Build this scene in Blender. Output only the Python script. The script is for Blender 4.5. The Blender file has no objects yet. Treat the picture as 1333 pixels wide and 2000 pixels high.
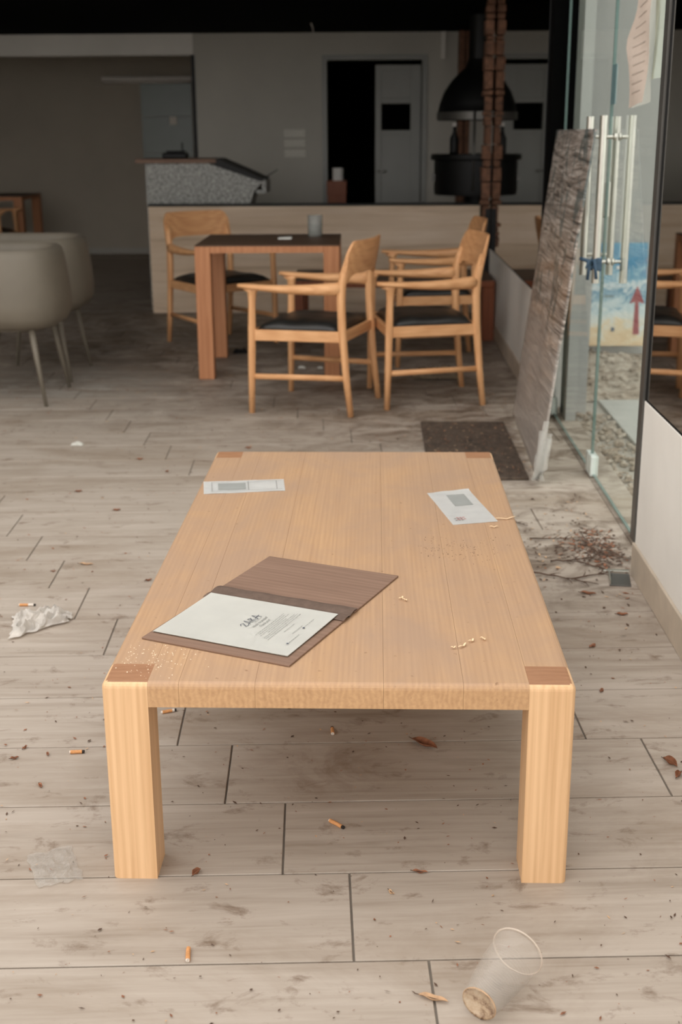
import bpy, bmesh, math, random
from mathutils import Vector, Matrix, noise
random.seed(7)
R = math.radians
scene = bpy.context.scene
C = scene.collection

# ------------------------------------------------------------------ camera
cd = bpy.data.cameras.new('camera'); cam = bpy.data.objects.new('camera', cd); C.objects.link(cam)
cd.sensor_fit = 'VERTICAL'; cd.sensor_height = 36; cd.sensor_width = 24; cd.lens = 2400 / 2000 * 36
H = 1.334
yaw, pit, roll = 0.0264, 0.2981, -0.0056
F = Vector((-math.sin(yaw) * math.cos(pit), math.cos(yaw) * math.cos(pit), -math.sin(pit)))
Rv = Vector((math.cos(yaw), math.sin(yaw), 0)); U = Rv.cross(F)
R2 = math.cos(roll) * Rv + math.sin(roll) * U; U2 = -math.sin(roll) * Rv + math.cos(roll) * U
m = Matrix((R2, U2, -F)).transposed().to_4x4(); m.translation = (0, 0, H)
cam.matrix_world = m
cd.clip_start = 0.05
cd.dof.use_dof = True; cd.dof.focus_distance = 2.45; cd.dof.aperture_fstop = 4.6
scene.camera = cam

# ------------------------------------------------------------------ sky and exposure
w = bpy.data.worlds.new('overcast_sky'); scene.world = w; w.use_nodes = True
bg = w.node_tree.nodes['Background']; bg.inputs[0].default_value = (1.0, 0.972, 0.948, 1); bg.inputs[1].default_value = 1.0
vs = scene.view_settings
vs.view_transform = 'Standard'; vs.look = 'None'; vs.gamma = 1; vs.use_curve_mapping = False
vs.exposure = 1.14
CEIL_FRONT = 5.3          # unseen roof edge, placed for the light falloff; ahead of it left open to sky

# ------------------------------------------------------------------ materials
def lin(c):
    return tuple(((v / 255) / 12.92 if v / 255 <= .04045 else ((v / 255 + .055) / 1.055) ** 2.4) for v in c) + (1,)
def new_mat(name):
    mt = bpy.data.materials.new(name); mt.use_nodes = True
    nt = mt.node_tree; b = nt.nodes['Principled BSDF']
    return mt, nt, b
def N(nt, t, **k):
    n = nt.nodes.new(t)
    for a, v in k.items():
        if a.startswith('i_'): n.inputs[a[2:].replace('_', ' ')].default_value = v
        else: setattr(n, a, v)
    return n
def L(nt, a, b): nt.links.new(a, b)
def ramp(nt, src, stops):
    r = N(nt, 'ShaderNodeValToRGB'); e = r.color_ramp.elements
    while len(e) < len(stops): e.new(0.5)
    for el, (p, c) in zip(e, stops): el.position = p; el.color = c
    L(nt, src, r.inputs[0]); return r.outputs[0]
def mix(nt, fac, a, b, mode='MIX'):
    n = N(nt, 'ShaderNodeMix', data_type='RGBA', blend_type=mode)
    for sock, v in ((n.inputs[0], fac), (n.inputs[6], a), (n.inputs[7], b)):
        if hasattr(v, 'is_linked'): L(nt, v, sock)
        else: sock.default_value = v
    return n.outputs[2]
def coords(nt, scale, kind='Object', rnd=True, loc=(0, 0, 0)):
    if kind == 'World': src = N(nt, 'ShaderNodeNewGeometry').outputs['Position']
    else: src = N(nt, 'ShaderNodeTexCoord').outputs[kind]
    if rnd and kind != 'World':
        oi = N(nt, 'ShaderNodeObjectInfo'); mu = N(nt, 'ShaderNodeMath', operation='MULTIPLY', i_Value=0); mu.inputs[1].default_value = 37.0
        L(nt, oi.outputs['Random'], mu.inputs[0]); ad = N(nt, 'ShaderNodeVectorMath', operation='ADD')
        L(nt, src, ad.inputs[0]); L(nt, mu.outputs[0], ad.inputs[1]); src = ad.outputs[0]
    mp = N(nt, 'ShaderNodeMapping'); mp.inputs['Scale'].default_value = scale; mp.inputs['Location'].default_value = loc
    L(nt, src, mp.inputs[0]); return mp.outputs[0]
def noi(nt, vec, scale=1, detail=4, rough=.55, dist=0):
    n = N(nt, 'ShaderNodeTexNoise'); n.inputs['Scale'].default_value = scale; n.inputs['Detail'].default_value = detail
    n.inputs['Roughness'].default_value = rough; n.inputs['Distortion'].default_value = dist
    L(nt, vec, n.inputs['Vector']); return n.outputs[0]
def bump(nt, b, h, strength=.2, dist=.001):
    n = N(nt, 'ShaderNodeBump'); n.inputs['Strength'].default_value = strength; n.inputs['Distance'].default_value = dist
    L(nt, h, n.inputs['Height']); L(nt, n.outputs[0], b.inputs['Normal'])
def plain(name, c, rough=.6, metal=0, var=.12, scale=8, spec=.5):
    mt, nt, b = new_mat(name)
    n = noi(nt, coords(nt, (scale,) * 3), 1, 5)
    d = tuple(v * (1 - var) for v in lin(c)[:3]) + (1,); l = tuple(min(1, v * (1 + var)) for v in lin(c)[:3]) + (1,)
    L(nt, ramp(nt, n, [(.3, d), (.7, l)]), b.inputs['Base Color'])
    b.inputs['Roughness'].default_value = rough; b.inputs['Metallic'].default_value = metal; b.inputs['Specular IOR Level'].default_value = spec
    return mt
def wood(name, dark, light, axis='y', rough=.5, across=26, along=1.6, dust=None, rings=.5, spec=.35):
    mt, nt, b = new_mat(name)
    s = {'x': (along, across, across), 'y': (across, along, across), 'z': (across, across, along)}[axis]
    v = coords(nt, s)
    g = noi(nt, v, 1.2, 6, .6, .6)
    s2 = {'x': (along * .5, across * .3, across * .3), 'y': (across * .3, along * .5, across * .3), 'z': (across * .3, across * .3, along * .5)}[axis]
    wv = N(nt, 'ShaderNodeTexWave', wave_type='RINGS' if rings > .6 else 'BANDS', bands_direction={'x': 'Y', 'y': 'X', 'z': 'X'}[axis])
    wv.inputs['Scale'].default_value = 1.1; wv.inputs['Distortion'].default_value = 7; wv.inputs['Detail'].default_value = 3; wv.inputs['Detail Scale'].default_value = .8
    L(nt, coords(nt, s2), wv.inputs[0])
    mm = N(nt, 'ShaderNodeMath', operation='MULTIPLY_ADD'); mm.inputs[1].default_value = .16; L(nt, wv.outputs['Fac'], mm.inputs[0])
    m2 = N(nt, 'ShaderNodeMath', operation='MULTIPLY'); m2.inputs[1].default_value = .9; L(nt, g, m2.inputs[0]); L(nt, m2.outputs[0], mm.inputs[2])
    col = ramp(nt, mm.outputs[0], [(.25, lin(dark)), (.75, lin(light))])
    rsock = rough
    if dust:
        dn = noi(nt, coords(nt, (3.5, 2.2, 3), rnd=False), 1, 7, .65, .4)
        fac = ramp(nt, dn, [(.34, (.25, .25, .25, 1)), (.62, (.8, .8, .8, 1))])
        nz = N(nt, 'ShaderNodeSeparateXYZ'); L(nt, N(nt, 'ShaderNodeNewGeometry').outputs['Normal'], nz.inputs[0])
        mz = N(nt, 'ShaderNodeMath', operation='MULTIPLY', use_clamp=True); L(nt, fac, mz.inputs[0]); L(nt, nz.outputs[2], mz.inputs[1])
        col = mix(nt, mz.outputs[0], col, lin(dust))
        sp = noi(nt, coords(nt, (60, 60, 60), rnd=False), 1, 3, .5)
        col = mix(nt, ramp(nt, sp, [(.70, (0, 0, 0, 1)), (.76, (.6, .6, .6, 1))]), col, lin((120, 84, 56)))
    L(nt, col, b.inputs['Base Color']); b.inputs['Roughness'].default_value = rough; b.inputs['Specular IOR Level'].default_value = spec
    bump(nt, b, g, .12, .0006)
    return mt

M = {}
M['honey_z'] = wood('honey_wood_legs', (206, 164, 120), (232, 192, 148), 'z', .45, 70, 1.6)
M['honey_y'] = wood('honey_wood_top', (177, 138, 100), (203, 163, 121), 'y', .5, 90, 2.2, dust=(168, 140, 118))
M['honey_end'] = wood('honey_end_grain', (146, 104, 74), (168, 124, 92), 'x', .5, 60, 12)
M['chair_wood'] = wood('chair_oak', (205, 147, 98), (235, 182, 132), 'z', .45, 34, 4)
M['chair_wood_x'] = wood('chair_oak_lengthwise', (205, 147, 98), (235, 182, 132), 'x', .45, 60, 3)
M['chair_wood_y'] = wood('chair_oak_crosswise', (196, 138, 92), (226, 172, 122), 'y', .45, 60, 3)
M['faint_ink'] = plain('faint_print', (176, 162, 150), .8, 0, .05)
M['dine_wood'] = wood('dining_table_wood', (168, 110, 72), (194, 136, 96), 'z', .5, 30, 2)
M['dine_top'] = wood('dining_table_dark_top', (78, 58, 44), (104, 80, 62), 'x', .5, 30, 2)  # grazing reflection of the dark back room put into the top's colour
M['red_wood'] = wood('reddish_low_table_wood', (122, 66, 42), (150, 88, 58), 'z', .5, 30, 2)
M['menu_wood'] = wood('menu_cover_wood', (118, 92, 76), (142, 114, 96), 'x', .65, 60, 4)
M['menu_tape'] = plain('menu_binding_cloth', (140, 118, 104), .8, 0, .15, 60)
M['paper'] = plain('white_paper', (240, 239, 232), .75, 0, .03, 14)
M['paper2'] = plain('envelope_paper', (236, 238, 236), .7, 0, .05, 22)
M['env_window'] = plain('envelope_window', (158, 160, 156), .35, 0, .06, 30)
M['ink'] = plain('blue_black_ink', (44, 52, 76), .7, 0, .05)
M['grey_ink'] = plain('grey_ink', (128, 126, 122), .8, 0, .05)
M['red_ink'] = plain('red_ink', (206, 120, 112), .8, 0, .05)
M['leather'] = plain('black_leather', (38, 38, 36), .42, 0, .35, 14)
M['cream'] = plain('cream_leatherette', (112, 104, 91), .55, 0, .06, 6)
M['black'] = plain('black_paint', (10, 10, 10), .5, 0, .2, 8, .3)
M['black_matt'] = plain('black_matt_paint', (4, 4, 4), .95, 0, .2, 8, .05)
M['white_wall'] = plain('white_plaster', (228, 224, 216), .85, 0, .05, 3)
M['grey_wall'] = plain('grey_white_plaster', (186, 182, 172), .85, 0, .05, 2)
M['recess_wall'] = plain('beige_plaster', (184, 174, 158), .9, 0, .06, 2)
M['door_paint'] = plain('grey_door_paint', (152, 152, 146), .5, 0, .04, 4)
M['glass_green'] = plain('greenish_back_panel', (128, 138, 130), .3, 0, .05, 3)
M['metal_post'] = plain('grey_metal_post', (96, 94, 90), .4, .6, .1)
M['steel'] = plain('brushed_steel', (190, 187, 178), .3, 1, .06, 20)
M['chrome'] = plain('chrome', (205, 202, 196), .15, 1, .04)
M['clear_fit'] = plain('pale_plastic_fitting', (206, 212, 206), .3, 0, .05)
M['stone_brown'] = plain('brown_stone', (112, 78, 58), .8, 0, .45, 30)
M['concrete'] = plain('outdoor_paving_concrete', (176, 176, 170), .85, 0, .12, 5)
M['terrace'] = plain('terrace_concrete', (168, 162, 152), .9, 0, .1, 3)
M['white_out'] = plain('outdoor_white_render', (166, 166, 162), .85, 0, .05, 2)
M['grout'] = plain('dark_grout', (112, 104, 94), .9, 0, .15, 20)
M['tissue'] = plain('tissue_paper', (242, 237, 230), .9, 0, .12, 14)
M['filter'] = plain('cigarette_filter_paper', (206, 146, 92), .8, 0, .18, 200)
M['ash'] = plain('cigarette_white_paper', (222, 212, 200), .85, 0, .1, 100)
M['char'] = plain('burnt_tobacco', (46, 40, 36), .95, 0, .3, 300)
M['leaf'] = plain('dry_brown_leaf', (142, 92, 64), .7, 0, .4, 60)
M['leaf_pale'] = plain('pale_dry_leaf', (196, 160, 124), .75, 0, .25, 60)
M['bark'] = plain('dark_bark', (84, 62, 48), .9, 0, .4, 80)
M['shaving'] = plain('pale_wood_shaving', (240, 210, 170), .7, 0, .08, 60)
M['crumb'] = plain('pale_crumbs', (236, 218, 190), .7, 0, .1, 200)
M['blue_cloth'] = plain('blue_ribbon', (46, 70, 90), .6, 0, .25, 60)
M['teal'] = plain('dark_teal_sticker', (92, 118, 120), .5, 0, .1)
M['notice'] = plain('pinkish_notice_paper', (206, 190, 176), .7, 0, .05, 8)
M['bagp'] = plain('crumpled_bag_paper', (164, 146, 124), .85, 0, .15, 20)
M['pack_blue'] = plain('packet_blue', (62, 86, 108), .5, 0, .12, 60)
M['pack_white'] = plain('packet_white', (226, 222, 216), .6, 0, .05, 40)
M['candle'] = plain('grey_wax', (150, 148, 140), .6, 0, .12, 14)
M['lamp_white'] = plain('white_lamp_housing', (222, 214, 204), .5, 0, .03)
M['plaque'] = plain('pale_plaque', (206, 202, 190), .6, 0, .04)
M['switch'] = plain('white_switch_plate', (240, 232, 218), .5, 0, .02)
M['skirt'] = plain('beige_skirting_tile', (190, 176, 158), .55, 0, .12, 9)

def mk_glass(name, tint, fac_lo, rough=0.0, ior=1.45):
    mt, nt, b = new_mat(name); nt.nodes.remove(b)
    tr = N(nt, 'ShaderNodeBsdfTransparent'); tr.inputs[0].default_value = tint
    gl = N(nt, 'ShaderNodeBsdfGlossy'); gl.inputs['Roughness'].default_value = rough; gl.inputs[0].default_value = (.95, .97, .96, 1)
    fr = N(nt, 'ShaderNodeFresnel'); fr.inputs[0].default_value = ior
    iv = N(nt, 'ShaderNodeMath', operation='SUBTRACT'); iv.inputs[0].default_value = 1; L(nt, N(nt, 'ShaderNodeNewGeometry').outputs['Backfacing'], iv.inputs[1])
    ad = N(nt, 'ShaderNodeMath', operation='MULTIPLY', use_clamp=True); L(nt, iv.outputs[0], ad.inputs[1]); L(nt, fr.outputs[0], ad.inputs[0])
    ms = N(nt, 'ShaderNodeMixShader'); L(nt, ad.outputs[0], ms.inputs[0]); L(nt, tr.outputs[0], ms.inputs[1]); L(nt, gl.outputs[0], ms.inputs[2])
    L(nt, ms.outputs[0], nt.nodes['Material Output'].inputs[0]); return mt
M['glass'] = mk_glass('clear_door_glass', (.95, .98, .965, 1), 0.0, ior=1.22)
M['glass_edge'] = plain('green_glass_edge', (96, 122, 116), .2, 0, .1)
def mk_film(name, col, alpha, rough):
    mt, nt, b = new_mat(name); b.inputs['Base Color'].default_value = col; b.inputs['Roughness'].default_value = rough
    b.inputs['Alpha'].default_value = alpha; return mt
M['film'] = mk_film('thin_plastic_film', lin((206, 202, 194)), .3, .3)
M['cup'] = mk_film('clear_cup_plastic', lin((216, 208, 198)), .13, .15)
M['cup_rim'] = mk_film('cup_rim_plastic', lin((226, 212, 196)), .5, .2)
M['cup_base'] = mk_film('stained_cup_base', lin((182, 150, 116)), .72, .3)
def stain_base():
    mt, nt, b = new_mat('stained_cup_base'); n = noi(nt, coords(nt, (60, 60, 60), rnd=False), 1, 5, .7)
    L(nt, ramp(nt, n, [(.36, lin((112, 78, 52))), (.52, lin((190, 164, 134))), (.7, lin((206, 186, 160)))]), b.inputs['Base Color'])
    b.inputs['Alpha'].default_value = .8; b.inputs['Roughness'].default_value = .25; return mt
M['cup_base'] = stain_base()
M['tumbler'] = mk_film('cloudy_glass', lin((176, 178, 172)), .42, .12)
def mk_mirror():
    mt, nt, b = new_mat('tinted_reflective_pane')
    b.inputs['Base Color'].default_value = (.60, .585, .56, 1); b.inputs['Metallic'].default_value = 1; b.inputs['Roughness'].default_value = .02
    n = noi(nt, coords(nt, (2, 2, 1.2), 'Object', False), 1, 4)
    L(nt, ramp(nt, n, [(.3, (.58, .565, .54, 1)), (.7, (.64, .625, .60, 1))]), b.inputs['Base Color']); return mt
M['mirror'] = mk_mirror()

def mk_tile():
    mt, nt, b = new_mat('wood_look_porcelain')
    v = coords(nt, (2.2, 46, 1)); g = noi(nt, v, 1, 7, .62, .5)
    v2 = coords(nt, (1.3, 9, 1)); g2 = noi(nt, v2, 1, 5, .6, .8)
    a = N(nt, 'ShaderNodeMath', operation='ADD'); h1 = N(nt, 'ShaderNodeMath', operation='MULTIPLY'); h1.inputs[1].default_value = .5
    L(nt, g, h1.inputs[0]); h2 = N(nt, 'ShaderNodeMath', operation='MULTIPLY'); h2.inputs[1].default_value = .5; L(nt, g2, h2.inputs[0])
    L(nt, h1.outputs[0], a.inputs[0]); L(nt, h2.outputs[0], a.inputs[1])
    col = ramp(nt, a.outputs[0], [(.28, lin((138, 124, 109))), (.47, lin((170, 158, 145))), (.72, lin((190, 179, 167)))])
    oi = N(nt, 'ShaderNodeObjectInfo')
    col = mix(nt, ramp(nt, oi.outputs['Random'], [(0, (0, 0, 0, 1)), (1, (.16, .16, .16, 1))]), col, lin((140, 126, 112)))
    # settled dirt and painted dimness of the far floor, in room coordinates
    P = N(nt, 'ShaderNodeNewGeometry').outputs['Position']
    d1 = noi(nt, coords(nt, (1.1, 2.6, 1), 'World'), 1, 8, .68, .6)
    col = mix(nt, ramp(nt, d1, [(.50, (0, 0, 0, 1)), (.74, (.62, .62, .62, 1))]), col, lin((126, 106, 84)))
    d2 = noi(nt, coords(nt, (9, 16, 1), 'World'), 1, 6, .7, .4)
    col = mix(nt, ramp(nt, d2, [(.57, (0, 0, 0, 1)), (.72, (.8, .8, .8, 1))]), col, lin((108, 88, 70)))
    def near(c, r0, r1):
        dn = N(nt, 'ShaderNodeVectorMath', operation='DISTANCE'); L(nt, P, dn.inputs[0]); dn.inputs[1].default_value = c
        mr = N(nt, 'ShaderNodeMapRange', clamp=True); L(nt, dn.outputs['Value'], mr.inputs[0])
        mr.inputs[1].default_value = r0; mr.inputs[2].default_value = r1; mr.inputs[3].default_value = 1; mr.inputs[4].default_value = 0
        return mr.outputs[0]
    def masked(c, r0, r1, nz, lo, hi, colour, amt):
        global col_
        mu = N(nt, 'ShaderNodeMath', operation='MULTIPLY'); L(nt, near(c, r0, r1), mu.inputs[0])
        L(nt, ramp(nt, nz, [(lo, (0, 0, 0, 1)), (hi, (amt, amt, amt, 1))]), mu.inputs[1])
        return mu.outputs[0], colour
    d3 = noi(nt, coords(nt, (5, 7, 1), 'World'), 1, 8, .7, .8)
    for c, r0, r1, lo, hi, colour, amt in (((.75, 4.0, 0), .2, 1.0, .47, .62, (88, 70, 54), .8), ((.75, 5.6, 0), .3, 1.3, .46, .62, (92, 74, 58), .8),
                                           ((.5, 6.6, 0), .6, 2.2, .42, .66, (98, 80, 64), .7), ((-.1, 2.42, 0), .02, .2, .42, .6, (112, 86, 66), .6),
                                           ((-1.2, 8.8, 0), 1.0, 3.4, .34, .6, (74, 58, 44), .8), ((-1.75, 6.75, 0), .15, .75, .46, .58, (196, 190, 180), .75)):  # first entry paints the dimness of the far floor into the tile colour
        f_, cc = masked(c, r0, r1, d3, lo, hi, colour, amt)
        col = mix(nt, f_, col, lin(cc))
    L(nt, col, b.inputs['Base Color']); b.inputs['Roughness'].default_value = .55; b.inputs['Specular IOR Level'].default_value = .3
    bump(nt, b, g, .25, .0006); return mt
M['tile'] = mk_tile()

def mk_travertine():
    mt, nt, b = new_mat('travertine')
    g = noi(nt, coords(nt, (1.0, 1, 14), rnd=False), 1, 8, .62, .7)
    g2 = noi(nt, coords(nt, (.5, 1, 3), rnd=False), 1, 3, .5, .5)
    col = ramp(nt, g, [(.3, lin((186, 160, 132))), (.48, lin((220, 196, 168))), (.72, lin((234, 214, 192)))])
    col = mix(nt, ramp(nt, g2, [(.35, (.5, .5, .5, 1)), (.65, (0, 0, 0, 1))]), col, lin((170, 146, 120)))
    L(nt, col, b.inputs['Base Color']); b.inputs['Roughness'].default_value = .5; return mt
M['travertine'] = mk_travertine()
def mk_granite():
    mt, nt, b = new_mat('grey_granite')
    g = noi(nt, coords(nt, (55, 55, 55), rnd=False), 1, 5, .75)
    L(nt, ramp(nt, g, [(.36, lin((74, 76, 74))), (.5, lin((136, 136, 130))), (.64, lin((190, 188, 180)))]), b.inputs['Base Color'])
    b.inputs['Roughness'].default_value = .35; return mt
M['granite'] = mk_granite()
def mk_mat():
    mt, nt, b = new_mat('dirty_door_mat')
    g = noi(nt, coords(nt, (30, 14, 1), 'World'), 1, 6, .7)
    g2 = noi(nt, coords(nt, (3, 2, 1), 'World'), 1, 5, .6)
    col = ramp(nt, g, [(.35, lin((52, 42, 34))), (.6, lin((84, 70, 58))), (.78, lin((120, 100, 84)))])
    col = mix(nt, ramp(nt, g2, [(.4, (0, 0, 0, 1)), (.7, (.5, .5, .5, 1))]), col, lin((104, 88, 74)))
    L(nt, col, b.inputs['Base Color']); b.inputs['Roughness'].default_value = .95; bump(nt, b, g, .8, .004); return mt
M['mat'] = mk_mat()
def mk_wrap():
    # a printed canvas under stretch film: grey-brown ground with teal print and taut film streaks
    mt, nt, b = new_mat('film_wrapped_canvas')
    sv = coords(nt, (1, 5, 9), rnd=False); 
    mp = N(nt, 'ShaderNodeMapping'); mp.inputs['Rotation'].default_value = (R(7), 0, 0); mp.inputs['Scale'].default_value = (1, 2.2, 34)
    L(nt, N(nt, 'ShaderNodeTexCoord').outputs['Object'], mp.inputs[0])
    st = noi(nt, mp.outputs[0], 1.1, 5, .55, 1.6)
    pr = noi(nt, coords(nt, (1, 8, 4.5), rnd=False, loc=(0, 3, 1)), 1, 3, .5, 1.4)
    sep = N(nt, 'ShaderNodeSeparateXYZ'); L(nt, N(nt, 'ShaderNodeTexCoord').outputs['Object'], sep.inputs[0])
    zr = N(nt, 'ShaderNodeMapRange', clamp=True); L(nt, sep.outputs[2], zr.inputs[0]); zr.inputs[1].default_value = .42; zr.inputs[2].default_value = .62
    col = ramp(nt, st, [(.34, lin((70, 62, 56))), (.44, lin((136, 124, 114))), (.56, lin((168, 156, 146))), (.68, lin((206, 196, 186)))])
    pm = N(nt, 'ShaderNodeMath', operation='MULTIPLY'); L(nt, ramp(nt, pr, [(.54, (0, 0, 0, 1)), (.60, (.75, .75, .75, 1))]), pm.inputs[0]); L(nt, zr.outputs[0], pm.inputs[1])
    col = mix(nt, pm.outputs[0], col, lin((66, 84, 84)))
    inv = N(nt, 'ShaderNodeMath', operation='SUBTRACT'); inv.inputs[0].default_value = 1; L(nt, zr.outputs[0], inv.inputs[1])
    im = N(nt, 'ShaderNodeMath', operation='MULTIPLY'); im.inputs[1].default_value = .62; L(nt, inv.outputs[0], im.inputs[0])
    col = mix(nt, im.outputs[0], col, lin((184, 176, 168)))
    L(nt, col, b.inputs['Base Color']); b.inputs['Roughness'].default_value = .4; b.inputs['Coat Weight'].default_value = .5; b.inputs['Coat Roughness'].default_value = .18
    bump(nt, b, st, 1.0, .012); return mt
M['wrap'] = mk_wrap()
def mk_poster():
    mt, nt, b = new_mat('seaside_print')
    tc = N(nt, 'ShaderNodeTexCoord').outputs['Object']; sep = N(nt, 'ShaderNodeSeparateXYZ'); L(nt, tc, sep.inputs[0])
    n1 = noi(nt, coords(nt, (8, 1, 13), rnd=False), 1, 6, .65, 1.2)
    ad = N(nt, 'ShaderNodeMath', operation='MULTIPLY_ADD'); L(nt, n1, ad.inputs[0]); ad.inputs[1].default_value = .42; L(nt, sep.outputs[2], ad.inputs[2])
    col = ramp(nt, ad.outputs[0], [(.20, lin((206, 176, 134))), (.30, lin((214, 196, 162))), (.36, lin((206, 212, 206))), (.46, lin((186, 204, 208))), (.52, lin((84, 138, 164))), (.57, lin((206, 214, 214))), (.64, lin((120, 164, 184))), (.72, lin((70, 130, 164))), (.85, lin((92, 150, 178)))])
    L(nt, col, b.inputs['Base Color']); b.inputs['Roughness'].default_value = .5; return mt
M['poster'] = mk_poster()
def mk_gravel():
    mt, nt, b = new_mat('gravel_and_dry_leaves')
    g = noi(nt, coords(nt, (22, 22, 22), 'World'), 1, 6, .7); g2 = noi(nt, coords(nt, (4, 4, 4), 'World'), 1, 5, .6)
    col = ramp(nt, g, [(.34, lin((92, 76, 62))), (.5, lin((150, 134, 116))), (.66, lin((200, 190, 176)))])
    col = mix(nt, ramp(nt, g2, [(.4, (0, 0, 0, 1)), (.65, (.6, .6, .6, 1))]), col, lin((182, 172, 158)))
    L(nt, col, b.inputs['Base Color']); b.inputs['Roughness'].default_value = .9; bump(nt, b, g, 1, .01); return mt
M['gravel'] = mk_gravel()

# ------------------------------------------------------------------ mesh helpers
def mobj(name, bm, mats, parent=None, smooth=False):
    me = bpy.data.meshes.new(name); bm.normal_update(); bm.to_mesh(me); bm.free()
    for mm in (mats if isinstance(mats, (list, tuple)) else [mats]): me.materials.append(M[mm] if isinstance(mm, str) else mm)
    if smooth:
        for p in me.polygons: p.use_smooth = True
    o = bpy.data.objects.new(name, me); C.objects.link(o)
    if parent: o.parent = parent
    return o
def empty(name, loc=(0, 0, 0), rz=0):
    o = bpy.data.objects.new(name, None); C.objects.link(o); o.location = loc; o.rotation_euler = (0, 0, rz); o.empty_display_size = .1
    return o
def tag(o, label, cat, group=None):
    o['label'] = label; o['category'] = cat
    if group: o['group'] = group
    return o
def struct(o): o['kind'] = 'structure'; return o
def bx(bm, x0, x1, y0, y1, z0, z1, r=0, seg=2, pred=None, mi=0):
    g = bmesh.ops.create_cube(bm, size=1)['verts']
    for v in g: v.co = Vector(((x0 + x1) / 2 + v.co.x * (x1 - x0), (y0 + y1) / 2 + v.co.y * (y1 - y0), (z0 + z1) / 2 + v.co.z * (z1 - z0)))
    fs = {f for v in g for f in v.link_faces}
    for f in fs: f.material_index = mi
    if r:
        es = {e for v in g for e in v.link_edges}
        if pred: es = [e for e in es if pred((e.verts[0].co + e.verts[1].co) / 2)]
        bmesh.ops.bevel(bm, geom=list(es), offset=r, segments=seg, affect='EDGES', profile=.5, clamp_overlap=True)
    return bm
def box(name, x0, x1, y0, y1, z0, z1, mt, parent=None, r=0, seg=2, pred=None):
    return mobj(name, bx(bmesh.new(), x0, x1, y0, y1, z0, z1, r, seg, pred), mt, parent)
def sweep(bm, pts, rad, n=10, up=(0, 0, 1), cap=True):
    """tube of elliptical section; rad = list of (a across, b along up)"""
    pts = [Vector(p) for p in pts]; rings = []
    for i, p in enumerate(pts):
        t = (pts[min(i + 1, len(pts) - 1)] - pts[max(i - 1, 0)]).normalized()
        u = Vector(up)
        if abs(t.dot(u)) > .93: u = Vector((1, 0, 0)) if abs(t.x) < .9 else Vector((0, 1, 0))
        s = t.cross(u).normalized(); u = s.cross(t).normalized()
        a, b = rad[i] if isinstance(rad[i], (tuple, list)) else (rad[i], rad[i])
        rings.append([bm.verts.new(p + s * a * math.cos(2 * math.pi * k / n) + u * b * math.sin(2 * math.pi * k / n)) for k in range(n)])
    for r0, r1 in zip(rings, rings[1:]):
        for k in range(n): bm.faces.new((r0[k], r0[(k + 1) % n], r1[(k + 1) % n], r1[k]))
    if cap: bm.faces.new(rings[0][::-1]); bm.faces.new(rings[-1])
    return bm
def lathe(bm, prof, n=32, a0=0, a1=2 * math.pi, mi=0):
    full = abs(a1 - a0 - 2 * math.pi) < 1e-6; cols = []
    for k in range(n if full else n + 1):
        a = a0 + (a1 - a0) * k / n
        cols.append([bm.verts.new((r * math.cos(a), r * math.sin(a), z)) for r, z in prof])
    for k in range(n):
        c0, c1 = cols[k], cols[(k + 1) % len(cols)]
        for j in range(len(prof) - 1):
            f = bm.faces.new((c0[j], c1[j], c1[j + 1], c0[j + 1])); f.material_index = mi
    bmesh.ops.remove_doubles(bm, verts=bm.verts, dist=1e-5); return bm
def grid(bm, nu, nv, fn):
    vs_ = [[bm.verts.new(fn(i / nu, j / nv)) for j in range(nv + 1)] for i in range(nu + 1)]
    for i in range(nu):
        for j in range(nv): bm.faces.new((vs_[i][j], vs_[i + 1][j], vs_[i + 1][j + 1], vs_[i][j + 1]))
    return vs_
def copy_tree(o, parent=None):
    c = o.copy(); C.objects.link(c); c.parent = parent
    for ch in list(o.children): copy_tree(ch, c)
    return c
def smooth_angle(o):
    for p in o.data.polygons: p.use_smooth = True
    o.data.set_sharp_from_angle(angle=R(40)); return o

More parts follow.
